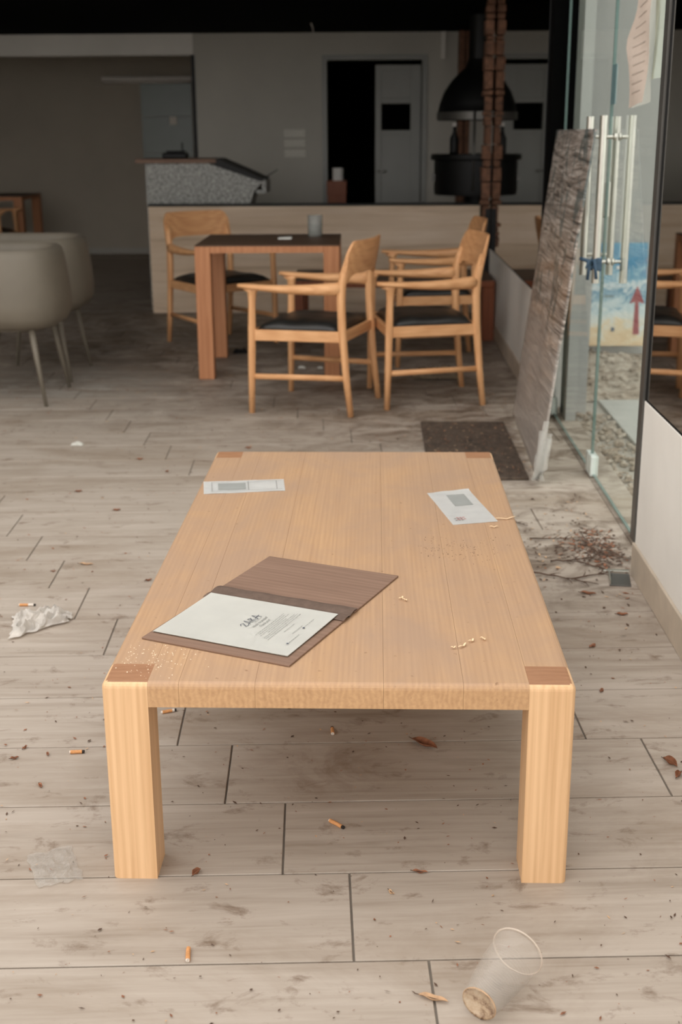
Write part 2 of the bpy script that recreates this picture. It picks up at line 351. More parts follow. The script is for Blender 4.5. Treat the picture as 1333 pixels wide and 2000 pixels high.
# ================================================================== THE SETTING
XW = .827; XD = .896; HL = .558
TD = .0481; PITCH = .2600; LEN = .940; V0 = 1.759; GAP = .004
floor = struct(box('floor', -5.2, .90, -.4, 15.0, -.12, -.0035, 'grout'))
uvec = Vector((math.cos(TD), math.sin(TD), 0)); vvec = Vector((-math.sin(TD), math.cos(TD), 0))
def tile_bm():
    return bx(bmesh.new(), -(LEN - GAP) / 2, (LEN - GAP) / 2, -(PITCH - GAP) / 2, (PITCH - GAP) / 2, -.011, 0, .0012, 1, lambda c: c.z > -.001)
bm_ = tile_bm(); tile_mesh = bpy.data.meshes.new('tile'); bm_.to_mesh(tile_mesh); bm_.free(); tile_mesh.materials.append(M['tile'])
far_bm = bmesh.new(); count = 0
for row in range(-8, 52):
    vmid = V0 + (row - .5) * PITCH
    ujoint = .056 - .1262 * (row - 1)
    for k in range(-12, 13):
        uc = ujoint + (k + .5) * LEN
        c = uvec * uc + vvec * vmid
        if c.x - LEN / 2 > .88 or c.x < -5.0 or c.y < -.2 or c.y > 14.8: continue
        left = -.30 * c.y - .75
        inner = c.x + LEN / 2 > left and 1.25 < c.y < 9.72
        mtx = Matrix.Translation(c) @ Matrix.Rotation(TD, 4, 'Z')
        cross = c.x + LEN / 2 + .02 > .88
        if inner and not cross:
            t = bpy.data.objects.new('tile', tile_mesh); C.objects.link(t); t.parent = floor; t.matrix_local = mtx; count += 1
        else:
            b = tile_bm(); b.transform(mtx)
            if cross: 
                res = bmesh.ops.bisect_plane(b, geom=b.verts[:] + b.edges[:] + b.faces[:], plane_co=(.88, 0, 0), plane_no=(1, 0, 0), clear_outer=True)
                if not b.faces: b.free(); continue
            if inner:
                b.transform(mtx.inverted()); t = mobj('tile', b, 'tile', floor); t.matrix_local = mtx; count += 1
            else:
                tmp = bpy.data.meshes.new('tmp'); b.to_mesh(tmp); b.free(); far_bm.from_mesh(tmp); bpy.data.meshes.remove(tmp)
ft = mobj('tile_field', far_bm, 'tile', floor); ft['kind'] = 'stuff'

# ceiling: plain room ceiling, then the lower black soffit over the back
struct(box('ceiling', -5.2, 1.0, CEIL_FRONT, 8.3, 3.1, 3.3, 'black_matt'))
struct(box('ceiling', -5.2, 1.0, 8.3, 15.0, 2.225, 3.3, 'black_matt'))
struct(box('wall_left', -5.4, -5.2, -.4, 15.0, 0, 3.3, 'grey_wall'))
# back wall with doorway, lintel over the recess, deep recess wall
WB = bmesh.new()
bx(WB, -1.655, -.425, 12.0, 12.2, 0, 2.225); bx(WB, .455, 1.0, 12.0, 12.2, 0, 2.225); bx(WB, -.425, .455, 12.0, 12.2, 1.99, 2.225)
struct(mobj('wall_back', WB, 'grey_wall'))
struct(box('wall_lintel', -5.2, -1.655, 12.0, 12.2, 2.04, 2.225, 'white_wall'))
WR = bmesh.new(); bx(WR, -5.2, -1.655, 14.75, 14.95, 0, 2.225); bx(WR, -1.655, -1.51, 12.2, 14.75, 0, 2.225)
struct(mobj('wall_recess', WR, 'recess_wall'))
struct(box('baseboard_recess', -5.2, -1.655, 14.73, 14.75, 0, .07, 'grey_wall'))
struct(box('trim_1', -1.675, -1.645, 11.985, 12.0, 1.03, 2.04, 'black'))
# store room behind the doorway, its darkness put in as black walls
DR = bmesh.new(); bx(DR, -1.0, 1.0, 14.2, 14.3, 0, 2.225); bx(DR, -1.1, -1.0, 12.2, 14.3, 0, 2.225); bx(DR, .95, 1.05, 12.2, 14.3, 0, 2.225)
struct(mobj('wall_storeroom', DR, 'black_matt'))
# door frame and grey leaf
fr = struct(mobj('trim_2', bx(bx(bx(bmesh.new(), -.47, -.425, 11.97, 12.05, 0, 2.03), .455, .50, 11.97, 12.05, 0, 2.03), -.425, .455, 11.97, 12.05, 1.985, 2.03), 'door_paint'))
d2 = struct(empty('door_2', (.235, 12.06, 0)))
def panel_door(root):
    b = bmesh.new(); x0, x1 = -.213, .213
    for a in ((x0, -.155, 0, 1.945), (.115, x1, 0, 1.945), (-.155, .115, 1.895, 1.945), (-.155, .115, 1.605, 1.655), (-.155, .115, 1.325, 1.37), (-.155, .115, 0, .18)):
        bx(b, a[0], a[1], -.02, .02, a[2], a[3], .004, 1)
    mobj('door_frame', b, 'door_paint', root)
    box('upper_panel', -.155, .115, -.006, .006, 1.655, 1.895, 'door_paint', root)
    box('lower_panel', -.155, .115, -.006, .006, .18, 1.325, 'door_paint', root)
    p = box('window_pane', -.155, .115, -.004, .004, 1.37, 1.605, 'black_matt', root); p['label'] = 'dark glass window pane of the grey door'
    kb = sweep(bmesh.new(), [(-.19, -.02, 1.0), (-.19, -.06, 1.0), (-.11, -.062, 1.0)], [.008] * 3, 8); mobj('door_handle', kb, 'chrome', root, True)
panel_door(d2)
# partition with travertine face and dark cap
pt = struct(box('wall_partition', -1.725, .82, 9.665, 9.80, 0, .812, 'travertine', None, .002, 1))
box('cap', -1.725, .82, 9.66, 9.81, .812, .826, 'black', pt)
# right side: low walls, skirting, reflecting panes
def low_wall(y0, y1):
    o = struct(box('wall_right', XW, XW + .14, y0, y1, 0, HL, 'white_wall', None, .003, 1))
    s = struct(box('baseboard_right', XW - .009, XW - .0005, y0, y1, 0, .105, 'skirt', None, .002, 1))
low_wall(-.3, 3.685); low_wall(6.16, 9.66)
def pane(nm, y0, y1, top):
    r_ = struct(empty(nm, (XW + .003, y0, HL)))
    box('pane', 0, .012, 0.012, y1 - y0 - .012, 0.004, top - HL, 'mirror', r_)
    b = bmesh.new(); bx(b, -.002, .03, 0, y1 - y0, 0.0005, .004)
    bx(b, -.002, .03, 0, .012, .004, top - HL); bx(b, -.002, .03, y1 - y0 - .012, y1 - y0, .004, top - HL)
    mobj('window_frame', b, 'black', r_)
pane('window_1', -.3, 3.68, 3.1); pane('window_2', 6.20, 12.0, 2.22)
struct(box('wall_right', XW, XW + .14, 9.66, 12.0, 0, HL, 'grey_wall'))
struct(box('wall_right', XW + .045, XW + .14, 6.2, 12.0, HL, 2.225, 'black_matt'))
struct(box('trim_3', XW - .006, XW + .12, 3.685, 3.735, 0.105, 3.1, 'metal_post'))
struct(box('trim_4', XW + .0, XW + .045, 6.03, 6.16, 0, 3.1, 'black_matt'))
struct(box('trim_5', XW - .012, XW + .14, 3.66, 6.16, 2.62, 3.1, 'black'))
struct(box('trim_6', XD + .04, XD + .09, 5.85, 6.03, 0, 2.62, 'white_out'))
# threshold under the glass doors
struct(box('floor_threshold', .882, 1.0, 3.70, 6.16, -.05, 0.001, 'tile'))

# ---- glass double door
door = struct(empty('door_1', (XD, 4.87, 0)))
def leaf(y0, y1, sgn, yh):
    lf = box('door_leaf', -.005, .005, y0, y1, .014, 2.60, 'glass', door)
    eb = bmesh.new(); bx(eb, -.0052, .0052, y0 - .001, y0 + .003, .014, 2.6); bx(eb, -.0052, .0052, y1 - .003, y1 + .001, .014, 2.6); bx(eb, -.0052, .0052, y0, y1, .010, .016)
    mobj('glass_edge', eb, 'glass_edge', lf)
    for side in (-1, 1):
        hb = bmesh.new(); X = side * .052
        sweep(hb, [(X, yh, .79), (X, yh, 1.395)], [.0150, .0150], 16)
        for z in (.87, 1.32):
            sweep(hb, [(X, yh, z), (side * .018, yh, z), (side * .012, yh, z), (side * .005, yh, z)], [.007, .007, .014, .014], 12)
        smooth_angle(mobj('pull_handle', hb, 'steel', lf))
    for ys in (y0, y1):
        fb = bmesh.new(); c = ys + (.028 if ys == y0 else -.028)
        bx(fb, -.016, .016, c - .026, c + .026, .006, .09, .004, 2); mobj('patch_fitting', fb, 'clear_fit', lf)
leaf(-1.08, -.004, -1, -.142); leaf(.004, 1.14, 1, .15)
lb = bmesh.new(); bx(lb, -.02, .02, .035, .085, 1.02, 1.155, .006, 2); o = mobj('lock_case', lb, 'steel', door)
# blue ribbon tied round the handle
rb = bmesh.new()
for k in range(5):
    z = .845 + k * .008; pts = [(XD - .052 + .019 * math.cos(a), 4.728 + .019 * math.sin(a), z + .004 * math.sin(2 * a + k)) for a in [i * math.pi / 8 for i in range(17)]]
    sweep(rb, pts, [(.003, .006)] * 17, 6)
for k, (dx, dy, dz) in enumerate(((-.03, -.045, -.01), (-.045, .02, .02), (.01, -.05, -.05), (-.02, -.03, -.055))):
    p0 = Vector((XD - .07, 4.715, .862)); sweep(rb, [p0, p0 + Vector((dx * .5, dy * .5, .015)), p0 + Vector((dx, dy, dz))], [(.004, .006), (.006, .008), (.002, .007)], 6)
tag(mobj('tied_ribbon', rb, 'blue_cloth', None, True), 'blue ribbon knotted round the steel bar handle of the glass door', 'ribbon')
# notices on the glass
nb = bmesh.new()
def notice_pt(u, v):
    yl = 4.50 + .11 * math.exp(-((v - .55) / .16) ** 2) - .07 * v; yr = 4.24 - .06 * v
    return (XD - .010 - .010 * math.sin(v * 4 + u * 2) ** 2, yl + (yr - yl) * u, 1.43 + .40 * v - .015 * (1 - u))
grid(nb, 10, 14, notice_pt); nt_ = empty('paper_notice', (0, 0, 0)); mobj('sheet', nb, 'notice', nt_)
for k in range(11):
    v_ = .1 + k * .075; lb_ = bmesh.new(); grid(lb_, 6, 1, lambda u, v: Vector(notice_pt(.25 + u * .55, v_ + v * .008)) - Vector((.0012, 0, 0))); mobj('text_line', lb_, 'faint_ink', nt_)
tag(nt_, 'long pinkish paper notice taped to the glass door', 'notice')
nb = bmesh.new(); grid(nb, 4, 8, lambda u, v: (XD + .010 + .004 * math.sin(v * 5), 4.10 + .16 * u, 1.50 + .36 * v)); 
tag(mobj('paper_notice', nb, 'paper'), 'white curling paper sheet on the outside of the glass door behind the pinkish notice', 'notice')
tag(box('dark_sticker', XD - .0085, XD - .0055, 4.775, 4.862, 1.435, 1.575, 'teal'), 'dark teal rectangular sticker on the glass door by its edge', 'sticker')

# ---- outside, beyond the doors
struct(box('ground', .9, 12, -12, 16, -.3, -.03, 'terrace'))
struct(box('ground', -14, .9, -12, -.4, -.3, -.02, 'terrace'))
struct(box('wall_outside', 1.02, 9, 7.8, 8.0, -.03, 4.2, 'white_out'))
struct(box('wall_outside', 1.02, 1.09, 6.18, 7.8, -.03, 4.2, 'white_out'))
pv = struct(empty('paving', (0, 0, -.03)))
for i in range(3):
    for j in range(4):
        box('slab', 1.19 + i * .62, 1.19 + i * .62 + .605, 6.40 - (j + 1) * .62, 6.40 - j * .62 - .012, 0, .022, 'concrete', pv, .003, 1)
gb = bmesh.new()
def gz(u, v):
    X = 1.105 + 3.1 * u; Y = 6.42 + 1.37 * v
    return (X, Y, -.028 + .13 * max(0, v) ** .7 * (.5 + noise.noise(Vector((X * 2, Y * 2, 0))) * .6) * (1 if u < .97 else 0) + .012 * noise.noise(Vector((X * 14, Y * 14, 3))))
grid(gb, 90, 40, gz)
rnd = random.Random(3)
def pebble(bm, p, s):
    g = bmesh.ops.create_icosphere(bm, subdivisions=1, radius=1)['verts']
    for v in g: v.co = Vector((v.co.x * s * rnd.uniform(.7, 1.2), v.co.y * s * rnd.uniform(.7, 1.2), v.co.z * s * .6)) + Vector(p)
for k in range(420):
    u, v = rnd.random(), rnd.random(); p = gz(u * .6, v); pebble(gb, (p[0], p[1], p[2] + .005), rnd.uniform(.008, .03))
ob = mobj('gravel', gb, 'gravel'); ob['kind'] = 'stuff'; ob['label'] = 'heap of grey brown gravel and dry litter against the outdoor wall'; ob['category'] = 'gravel'
gb = bmesh.new()
for k in range(900):
    pebble(gb, (rnd.uniform(1.01, 1.18) if rnd.random() < .6 else rnd.uniform(1.18, 1.9), rnd.uniform(3.75, 6.12), -.018), rnd.uniform(.004, .018))
ob = mobj('gravel', gb, 'gravel'); ob['kind'] = 'stuff'; ob['label'] = 'loose pebbles and dry litter scattered just outside the glass doors'; ob['category'] = 'gravel'
pr = empty('seaside_poster', (1.24, 7.70, .06))
pb = mobj('print_board', bx(bmesh.new(), 0, .46, 0, .02, 0, .63), 'poster', pr)
ab = bmesh.new(); vv = [ab.verts.new(p) for p in ((.385, -.002, .07), (.425, -.002, .07), (.415, -.002, .27), (.45, -.002, .26), (.405, -.002, .37), (.36, -.002, .26), (.393, -.002, .27))]
ab.faces.new(vv); bmesh.ops.solidify(ab, geom=ab.faces[:], thickness=.002); mobj('red_arrow', ab, plain('poster_red', (196, 96, 104), .5, 0, .05), pr)
for k, (x, z, a, b_) in enumerate(((.03, .33, .05, .015), (.2, .30, .06, .012), (.12, .52, .03, .05), (.27, .47, .05, .02), (.25, .09, .02, .025))):
    box('printed_patch', x, x + a, -.003, .001, z, z + b_, ['grey_ink', 'teal', 'red_ink', 'pack_white', 'pack_blue'][k], pr)
pr.rotation_euler = (R(-6), 0, 0)
tag(pr, 'seaside poster board with blue sea, sand and red arrow leaning on the outdoor wall', 'poster')

# ================================================================== COFFEE TABLE (foreground)
TX, TY, TW, TL, TH, LG, TT = -.4839, 1.9941, .8464, 1.6803, .4012, .083, .047
ct = empty('coffee_table', (TX, TY, 0), -.0027)
tag(ct, 'large low honey-coloured wooden coffee table with an open menu and envelopes on it', 'table')
RO = .011
seams = [LG, .139, .276, .505, .647, TW - LG]
for a, b in zip(seams, seams[1:]):
    box('board', a + .0002, b - .0002, 0, TL, TH - TT, TH, 'honey_y', ct, RO, 4, lambda c: c.z > TH - .001 and (c.y < .001 or c.y > TL - .001))
for a, b, outer in ((0, LG, 0), (TW - LG, TW, TW)):
    box('board', a + .0002, b - .0002, LG + .0003, TL - LG - .0003, TH - TT, TH, 'honey_y', ct, RO, 4, lambda c: c.z > TH - .001 and abs(c.x - outer) < .001)
for ox in (0, 1):
    for oy in (0, 1):
        x0, x1 = (0, LG) if not ox else (TW - LG, TW); y0, y1 = (0, LG) if not oy else (TL - LG, TL)
        xo = 0 if not ox else TW; yo = 0 if not oy else TL
        b = bmesh.new()
        bx(b, x0, x1, y0, y1, 0, TH, RO, 4, lambda c: (abs(c.x - xo) < .001 and abs(c.y - yo) < .001) or (c.z > TH - .001 and (abs(c.x - xo) < .001 or abs(c.y - yo) < .001)))
        b.normal_update()
        for f in b.faces: f.material_index = 1 if f.normal.z > .97 else 0
        mobj('leg', b, ['honey_z', 'honey_end'], ct)
def on_table(x, y, z=0.0): return Vector((x, y, TH + z))

# ---- open menu
E1 = R(-23.5); MB_ = (-.446, 2.193)
mn = empty('menu_folder', (MB_[0], MB_[1], TH), E1)
tag(mn, 'open brown wooden menu folder with a white printed page lying on the coffee table', 'menu')
box('cover', 0, .322, 0, .245, .0004, .0044, 'menu_wood', mn, .0012, 2)
mt2 = box('cover', 0, .322, .292, .525, .0004, .0044, 'menu_wood', mn, .0012, 2)
def strip(name, b0, b1, z, bulge):
    b = bmesh.new(); grid(b, 20, 8, lambda u, v: (-.002 + .326 * u, b0 + (b1 - b0) * v, z + bulge * math.sin(math.pi * v) + .0006 * math.sin(u * 23)))
    bmesh.ops.solidify(b, geom=b.faces[:], thickness=.0016); return smooth_angle(mobj(name, b, 'menu_tape', mn))
strip('binding_strip', .232, .266, .0062, .002); strip('binding_strip', .266, .306, .0062, .0035)
box('spine_bar', .0, .322, .262, .270, .002, .0055, 'black', mn, .001, 1)
def sheet(z, dx, dy, curl):
    b = bmesh.new(); grid(b, 16, 12, lambda u, v: (.006 + dx + .296 * u, .030 + dy + .222 * v, z + .003 * v ** 2 + curl * max(0, u - .75) ** 2 * 8 * (1 - v)))
    bmesh.ops.solidify(b, geom=b.faces[:], thickness=.0004); return smooth_angle(mobj('page', b, 'paper', mn))
for k in range(4): top_page = sheet(.0054 + k * .0007, .0004 * k, .001 - .0006 * k, .0004 * k)
PZ = .0083
def text(body, a, b, size, mt, shear=0, space=1, align='CENTER'):
    cu = bpy.data.curves.new('t', 'FONT'); cu.body = body; cu.size = size; cu.shear = shear; cu.space_character = space; cu.align_x = align; cu.align_y = 'CENTER'; cu.resolution_u = 2
    to = bpy.data.objects.new('t', cu); C.objects.link(to)
    me = bpy.data.meshes.new_from_object(to.evaluated_get(bpy.context.evaluated_depsgraph_get()))
    bpy.data.objects.remove(to); me.materials.clear(); me.materials.append(M[mt])
    o = bpy.data.objects.new('printed_text', me); C.objects.link(o); o.parent = top_page
    o.location = (a, b, PZ + .003 * max(0, (b - .03) / .222) ** 2 + .0006); o.rotation_euler = (0, 0, R(90)); return o
BM = .141
# lettering of the heading drawn as brush strokes
zb = bmesh.new()
def stroke(pts, wd=.0014):
    for p, q in zip(pts, pts[1:]):
        p = Vector((p[0], p[1], 0)); q = Vector((q[0], q[1], 0)); d = (q - p).normalized() * wd * .4; n_ = Vector((-(q - p).y, (q - p).x, 0)).normalized() * wd / 2
        zb.faces.new([zb.verts.new(c) for c in (p - d - n_, q + d - n_, q + d + n_, p - d + n_)])
s_ = .0165
for x0, segs in ((0, [[(0, .75), (.35, 1), (.75, .85), (.1, .1), (.5, 0), (.85, .15)]]), (1.0, [[(0, 0), (.45, 1.15), (.75, -.05)], [(.1, .35), (.8, .3)]]),
                 (1.95, [[(.1, -.1), (.15, 1.0), (.65, .85), (.2, .5), (.8, -.05)]]), (2.9, [[(0, 0), (.45, 1.1), (.75, -.1)], [(-.1, .35), (1.0, .45)]])):
    for sg in segs: stroke([((x0 + px) * s_, py * s_) for px, py in sg])
zo = mobj('printed_logo', zb, 'ink', top_page); zo.location = (.1665, .118, PZ + .0016); zo.rotation_euler = (0, 0, R(90))
text('BEACH', .1705, .160, .0055, 'grey_ink', 0, 1.9)
text('Hvala na posjeti!', .1785, .151, .0098, 'grey_ink', .35, .92)
text('Thank you!', .1900, .150, .0098, 'grey_ink', .35, .92)
lb = bmesh.new(); rr = random.Random(11)
def dash_line(a, b0, b1, h=.0011):
    y = b0
    while y < b1:
        l = rr.uniform(.003, .009); l = min(l, b1 - y)
        z = PZ + .003 * max(0, (y - .03) / .222) ** 2 + .0005
        lb.faces.new([lb.verts.new((a + da, yy, z)) for da, yy in ((0, y), (h, y), (h, y + l), (0, y + l))]); y += l + .0016
for k, (wd) in enumerate((.060, .054, .060, .038, .066, .068, .070)):
    dash_line(.2015 + k * .0054, .150 - wd, .150 + wd, .0009)
dash_line(.245, .126, .172, .0009); dash_line(.2775, .083, .128, .0009); dash_line(.2705, .163, .207, .0009)
mobj('printed_lines', lb, 'grey_ink', top_page)['kind'] = 'stuff'
text('www.zara-beach.com', .2640, .147, .0050, 'grey_ink')
for a0, b0 in ((.2765, .0743), (.2700, .1560)):
    ib = bmesh.new(); ib.faces.new([ib.verts.new((a0 + da, b0 + db, PZ + .002)) for da, db in ((0, 0), (.0045, 0), (.0045, .0045), (0, .0045))]); mobj('printed_icon', ib, 'ink', top_page)

# ---- envelopes
def envelope(name, corners, label, window, right):
    c = [Vector((x, y, 0)) for x, y in corners]; o0 = sum(c, Vector()) / 4
    e = empty(name, (o0.x, o0.y, TH)); b = bmesh.new()
    P = lambda u, v: ((c[0] * (1 - u) + c[1] * u) * (1 - v) + (c[3] * (1 - u) + c[2] * u) * v) - o0
    zf = lambda u, v: .0016 + .0012 * noise.noise(Vector((u * 4, v * 4, right))) + .006 * max(0, v - .85) ** 2 * 20 * (u if right else .2)
    grid(b, 20, 20, lambda u, v: P(u, v) + Vector((0, 0, zf(u, v)))); bmesh.ops.solidify(b, geom=b.faces[:], thickness=.0009); smooth_angle(mobj('envelope_body', b, 'paper2', e))
    u0, u1, v0, v1 = window; b = bmesh.new(); grid(b, 8, 8, lambda u, v: P(u0 + (u1 - u0) * u, v0 + (v1 - v0) * v) + Vector((0, 0, zf(u0 + (u1 - u0) * u, v0 + (v1 - v0) * v) + .0006)))
    wn = mobj('address_window', b, 'env_window', e); wn['label'] = 'grey translucent address window'
    if right:
        for k in range(4):
            b = bmesh.new(); u_, v_ = .12 + .06 * (k % 2), .10 + .025 * k
            for q in range(3): b.faces.new([b.verts.new(P(u_ + du + q * .07, v_ + dv) + Vector((0, 0, zf(u_, v_) + .0012))) for du, dv in ((0, 0), (.05, 0), (.05, .012), (0, .012))])
            mobj('printed_mark', b, 'red_ink' if k % 2 else 'grey_ink', e)
    else:
        b = bmesh.new()
        for v_ in (.12, .86): b.faces.new([b.verts.new(P(u, v) + Vector((0, 0, .004))) for u, v in ((.1, v_), (.98, v_), (.98, v_ + .012), (.1, v_ + .012))])
        for u_ in (.1, .55, .9): b.faces.new([b.verts.new(P(u, v) + Vector((0, 0, .004))) for u, v in ((u_, .12), (u_ + .006, .12), (u_ + .006, .87), (u_, .87))])
        mobj('printed_border', b, 'grey_ink', e)
    tag(e, label, 'envelope')
envelope('window_envelope', [(.202, 2.923), (.317, 2.953), (.264, 3.242), (.149, 3.206)], 'white window envelope with grey address window and red print lying askew on the coffee table', (.38, .80, .52, .87), 1)
envelope('folded_letter', [(-.457, 3.192), (-.238, 3.228), (-.250, 3.343), (-.474, 3.315)], 'long white folded letter with faint printed border lying across the coffee table', (.18, .52, .25, .8), 0)

# ---- shavings, crumbs, grit on the table
rs = random.Random(5)
def shaving(x, y, z, l, rz, curl, lab):
    b = bmesh.new(); n = 10; pts = []
    for i in range(n + 1):
        t = i / n - .5; pts.append((t * l, curl * (t * t * 4 - 1) * l * .3, .002 + .003 * abs(math.sin(t * 5))))
    sweep(b, pts, [(.0022 * (1 - abs(2 * i / n - 1) ** 3 * .7), .0007) for i in range(n + 1)], 6)
    o = mobj('wood_shaving', b, 'shaving', None, True); o.location = (x, y, z); o.rotation_euler = (0, 0, rz)
    return tag(o, lab, 'shaving', 'wood shavings on the coffee table')
SH = [(.338, 2.98, .055, .3, .5, 'longest pale curled wood shaving at the tip of the window envelope'), (.302, 2.905, .022, .1, .2, 'short pale wood sliver just below the window envelope')]
for (x, y, l, a, c, lab) in SH: shaving(x, y, TH, l, a, c, lab)
for (x, y, l, a, c) in ((.19, 2.19, .014, .8, 1), (.213, 2.195, .014, 2.2, 1), (.172, 2.165, .026, .9, .4), (.155, 2.155, .010, .2, .5), (.06, 2.415, .014, 1.0, 1), (.068, 2.40, .012, 2.4, 1)):
    shaving(x, y, TH, l, a, c, 'tiny pale curled wood shaving on the bare right half of the coffee table')
def crumbs(name, n, pos, s0, s1, mt, label, cat):
    b = bmesh.new()
    for _ in range(n):
        x, y, z = pos(); s = rs.uniform(s0, s1); a = rs.uniform(0, 3)
        vv = [b.verts.new((x + s * math.cos(a + q * 2.1) * rs.uniform(.5, 1.2), y + s * math.sin(a + q * 2.1) * rs.uniform(.5, 1.2), z)) for q in range(3)]; t = b.verts.new((x, y, z + s * .7))
        for q in range(3): b.faces.new((vv[q], vv[(q + 1) % 3], t))
    o = mobj(name, b, mt); o['kind'] = 'stuff'; o['label'] = label; o['category'] = cat; return o
def g2(cx, cy, sx, sy, z):
    def f():
        while 1:
            x, y = rs.gauss(cx, sx), rs.gauss(cy, sy)
            if -.47 < x < .35 and 2.005 < y < 3.6: return (x, y, z)
    return f
crumbs('pale_crumbs', 130, g2(-.41, 2.11, .05, .045, TH), .0008, .0022, 'crumb', 'scatter of pale crumbs on the front left corner of the coffee table', 'crumbs')
crumbs('dark_grit', 150, g2(.20, 2.74, .06, .05, TH), .0006, .002, 'bark', 'scatter of dark grit below the window envelope on the coffee table', 'grit')

# ================================================================== DINING FURNITURE
def square_table(name, w_, h_, leg, th, mleg, mtop):
    t = empty(name); hw = w_ / 2
    box('table_top', -hw, hw, -hw, hw, h_ - .006, h_, mtop, t, .001, 1)
    b = bmesh.new(); 
    bx(b, -hw + leg, hw - leg, -hw, -hw + .03, h_ - th, h_ - .006); bx(b, -hw + leg, hw - leg, hw - .03, hw, h_ - th, h_ - .006)
    bx(b, -hw, -hw + .03, -hw + leg, hw - leg, h_ - th, h_ - .006); bx(b, hw - .03, hw, -hw + leg, hw - leg, h_ - th, h_ - .006)
    mobj('apron', b, mleg, t)
    for sx in (-1, 1):
        for sy in (-1, 1):
            box('leg', *sorted((sx * hw, sx * (hw - leg))), *sorted((sy * hw, sy * (hw - leg))), 0, h_ - .006, mleg, t, .003, 1)
    return t
dt = square_table('dining_table', .805, .75, .088, .042, 'dine_wood', 'dine_top')
dt.location = (-.9912 + .4, 6.9111 + .408, 0); dt.rotation_euler = (0, 0, .0124)
tag(dt, 'square wooden dining table with dark top and a glass candle holder on it', 'table')
ft_ = copy_tree(dt); ft_.location = (-3.98, 13.2, 0); tag(ft_, 'small wooden dining table standing in the dark recess at the far wall', 'table')

def armchair():
    t = empty('armchair')
    for s in (-1, 1):
        b = sweep(bmesh.new(), [(.245, s * .285, 0), (.24, s * .285, .2), (.235, s * .282, .42), (.232, s * .280, .55), (.23, s * .280, .600), (.232, s * .280, .618)], [.0150, .0180, .0200, .0180, (.019, .024), (.026, .050)], 12)
        mobj('leg', b, 'chair_wood', t, True)
        b = sweep(bmesh.new(), [(-.262, s * .242, 0), (-.238, s * .24, .2), (-.218, s * .238, .42), (-.213, s * .236, .56), (-.216, s * .234, .64), (-.228, s * .232, .70), (-.243, s * .228, .76)], [.0155, .0180, .021, .0215, .022, (.02, .021), .014], 12)
        mobj('leg', b, 'chair_wood', t, True)
        n = 14; pts = []; rad = []
        for i in range(n + 1):
            u = i / n
            pts.append((.300 - .51 * u, s * (.290 - .055 * u + .012 * math.sin(math.pi * u)), .632 - .012 * math.sin(math.pi * u * .9) - .004 * u))
            wd = .016 + .016 * min(1, u * 9) - .008 * u; rad.append((max(.008, wd), .010 + .005 * min(1, u * 8) + .022 * max(0, u - .2)))
        mobj('armrest', sweep(bmesh.new(), pts, rad, 12), 'chair_wood_x', t, True)
        b = sweep(bmesh.new(), [(.242, s * .284, .185), (0, s * .262, .188), (-.238, s * .240, .190)], [(.010, .0145)] * 3, 10); mobj('stretcher', b, 'chair_wood_x', t, True)
        b = bmesh.new(); sweep(b, [(.235, s * .280, .388), (-.218, s * .238, .394)], [(.014, .030)] * 2, 4)
        mobj('side_rail', side_box((.235, s * .280), (-.218, s * .238), .365, .418, .022), 'chair_wood_x', t); b.free()
    mobj('front_rail', side_box((.236, -.282), (.236, .282), .365, .415, .022), 'chair_wood_y', t)
    mobj('rear_rail', side_box((-.219, -.238), (-.219, .238), .365, .415, .022), 'chair_wood_y', t)
    # seat cushion
    b = bmesh.new()
    def top(u, v):
        hw = .236 + (.274 - .236) * u; e = (1 - abs(2 * u - 1) ** 5) * (1 - abs(2 * v - 1) ** 5)
        return (-.205 + .425 * u, (2 * v - 1) * hw, .412 + (.050 + .005 * noise.noise(Vector((u * 6, v * 6, 1)))) * max(0, e) ** .45)
    grid(b, 18, 18, top)
    g_ = grid(b, 18, 18, lambda u, v: (-.205 + .425 * u, (2 * v - 1) * (.236 + .038 * u), .412 if 1 else 0)); bmesh.ops.reverse_faces(b, faces=b.faces[-324:]); bmesh.ops.remove_doubles(b, verts=b.verts, dist=.0002)
    
    mobj('seat_cushion', b, 'leather', t, True)
    # curved backrest
    b = bmesh.new(); nu, nv = 28, 8
    def surf(side):
        def f(u, v):
            s = 2 * u - 1; a = abs(s)
            zb_ = .692 - .075 * max(0, (a - .62) / .38) ** 2.2; zt = .850 - .055 * max(0, (a - .80) / .20) ** 2.4
            z = zb_ + (zt - zb_) * v; x = -.213 - .040 * (1 - s * s) - max(0, z - .62) * .22
            return (x + side * .0125 * (1 - .5 * v ** 4), s * .250, z)
        return f
    A = grid(b, nu, nv, surf(1)); B = grid(b, nu, nv, surf(-1)); bmesh.ops.reverse_faces(b, faces=b.faces[-nu * nv:])
    def stitch(p, q):
        for i in range(len(p) - 1): b.faces.new((p[i], p[i + 1], q[i + 1], q[i]))
    stitch([r_[0] for r_ in B], [r_[0] for r_ in A]); stitch([r_[-1] for r_ in A], [r_[-1] for r_ in B]); stitch(A[0], B[0]); stitch(B[-1], A[-1])
    bmesh.ops.recalc_face_normals(b, faces=b.faces[:])
    smooth_angle(mobj('backrest', b, 'chair_wood_y', t))
    return t
def side_box(p, q, z0, z1, th):
    b = bmesh.new(); p = Vector((p[0], p[1], 0)); q = Vector((q[0], q[1], 0)); d = (q - p); l = d.length
    bx(b, 0, l, -th / 2, th / 2, z0, z1, .003, 1); b.transform(Matrix.Translation(p) @ Matrix.Rotation(math.atan2(d.y, d.x), 4, 'Z')); return b
ch0 = armchair()
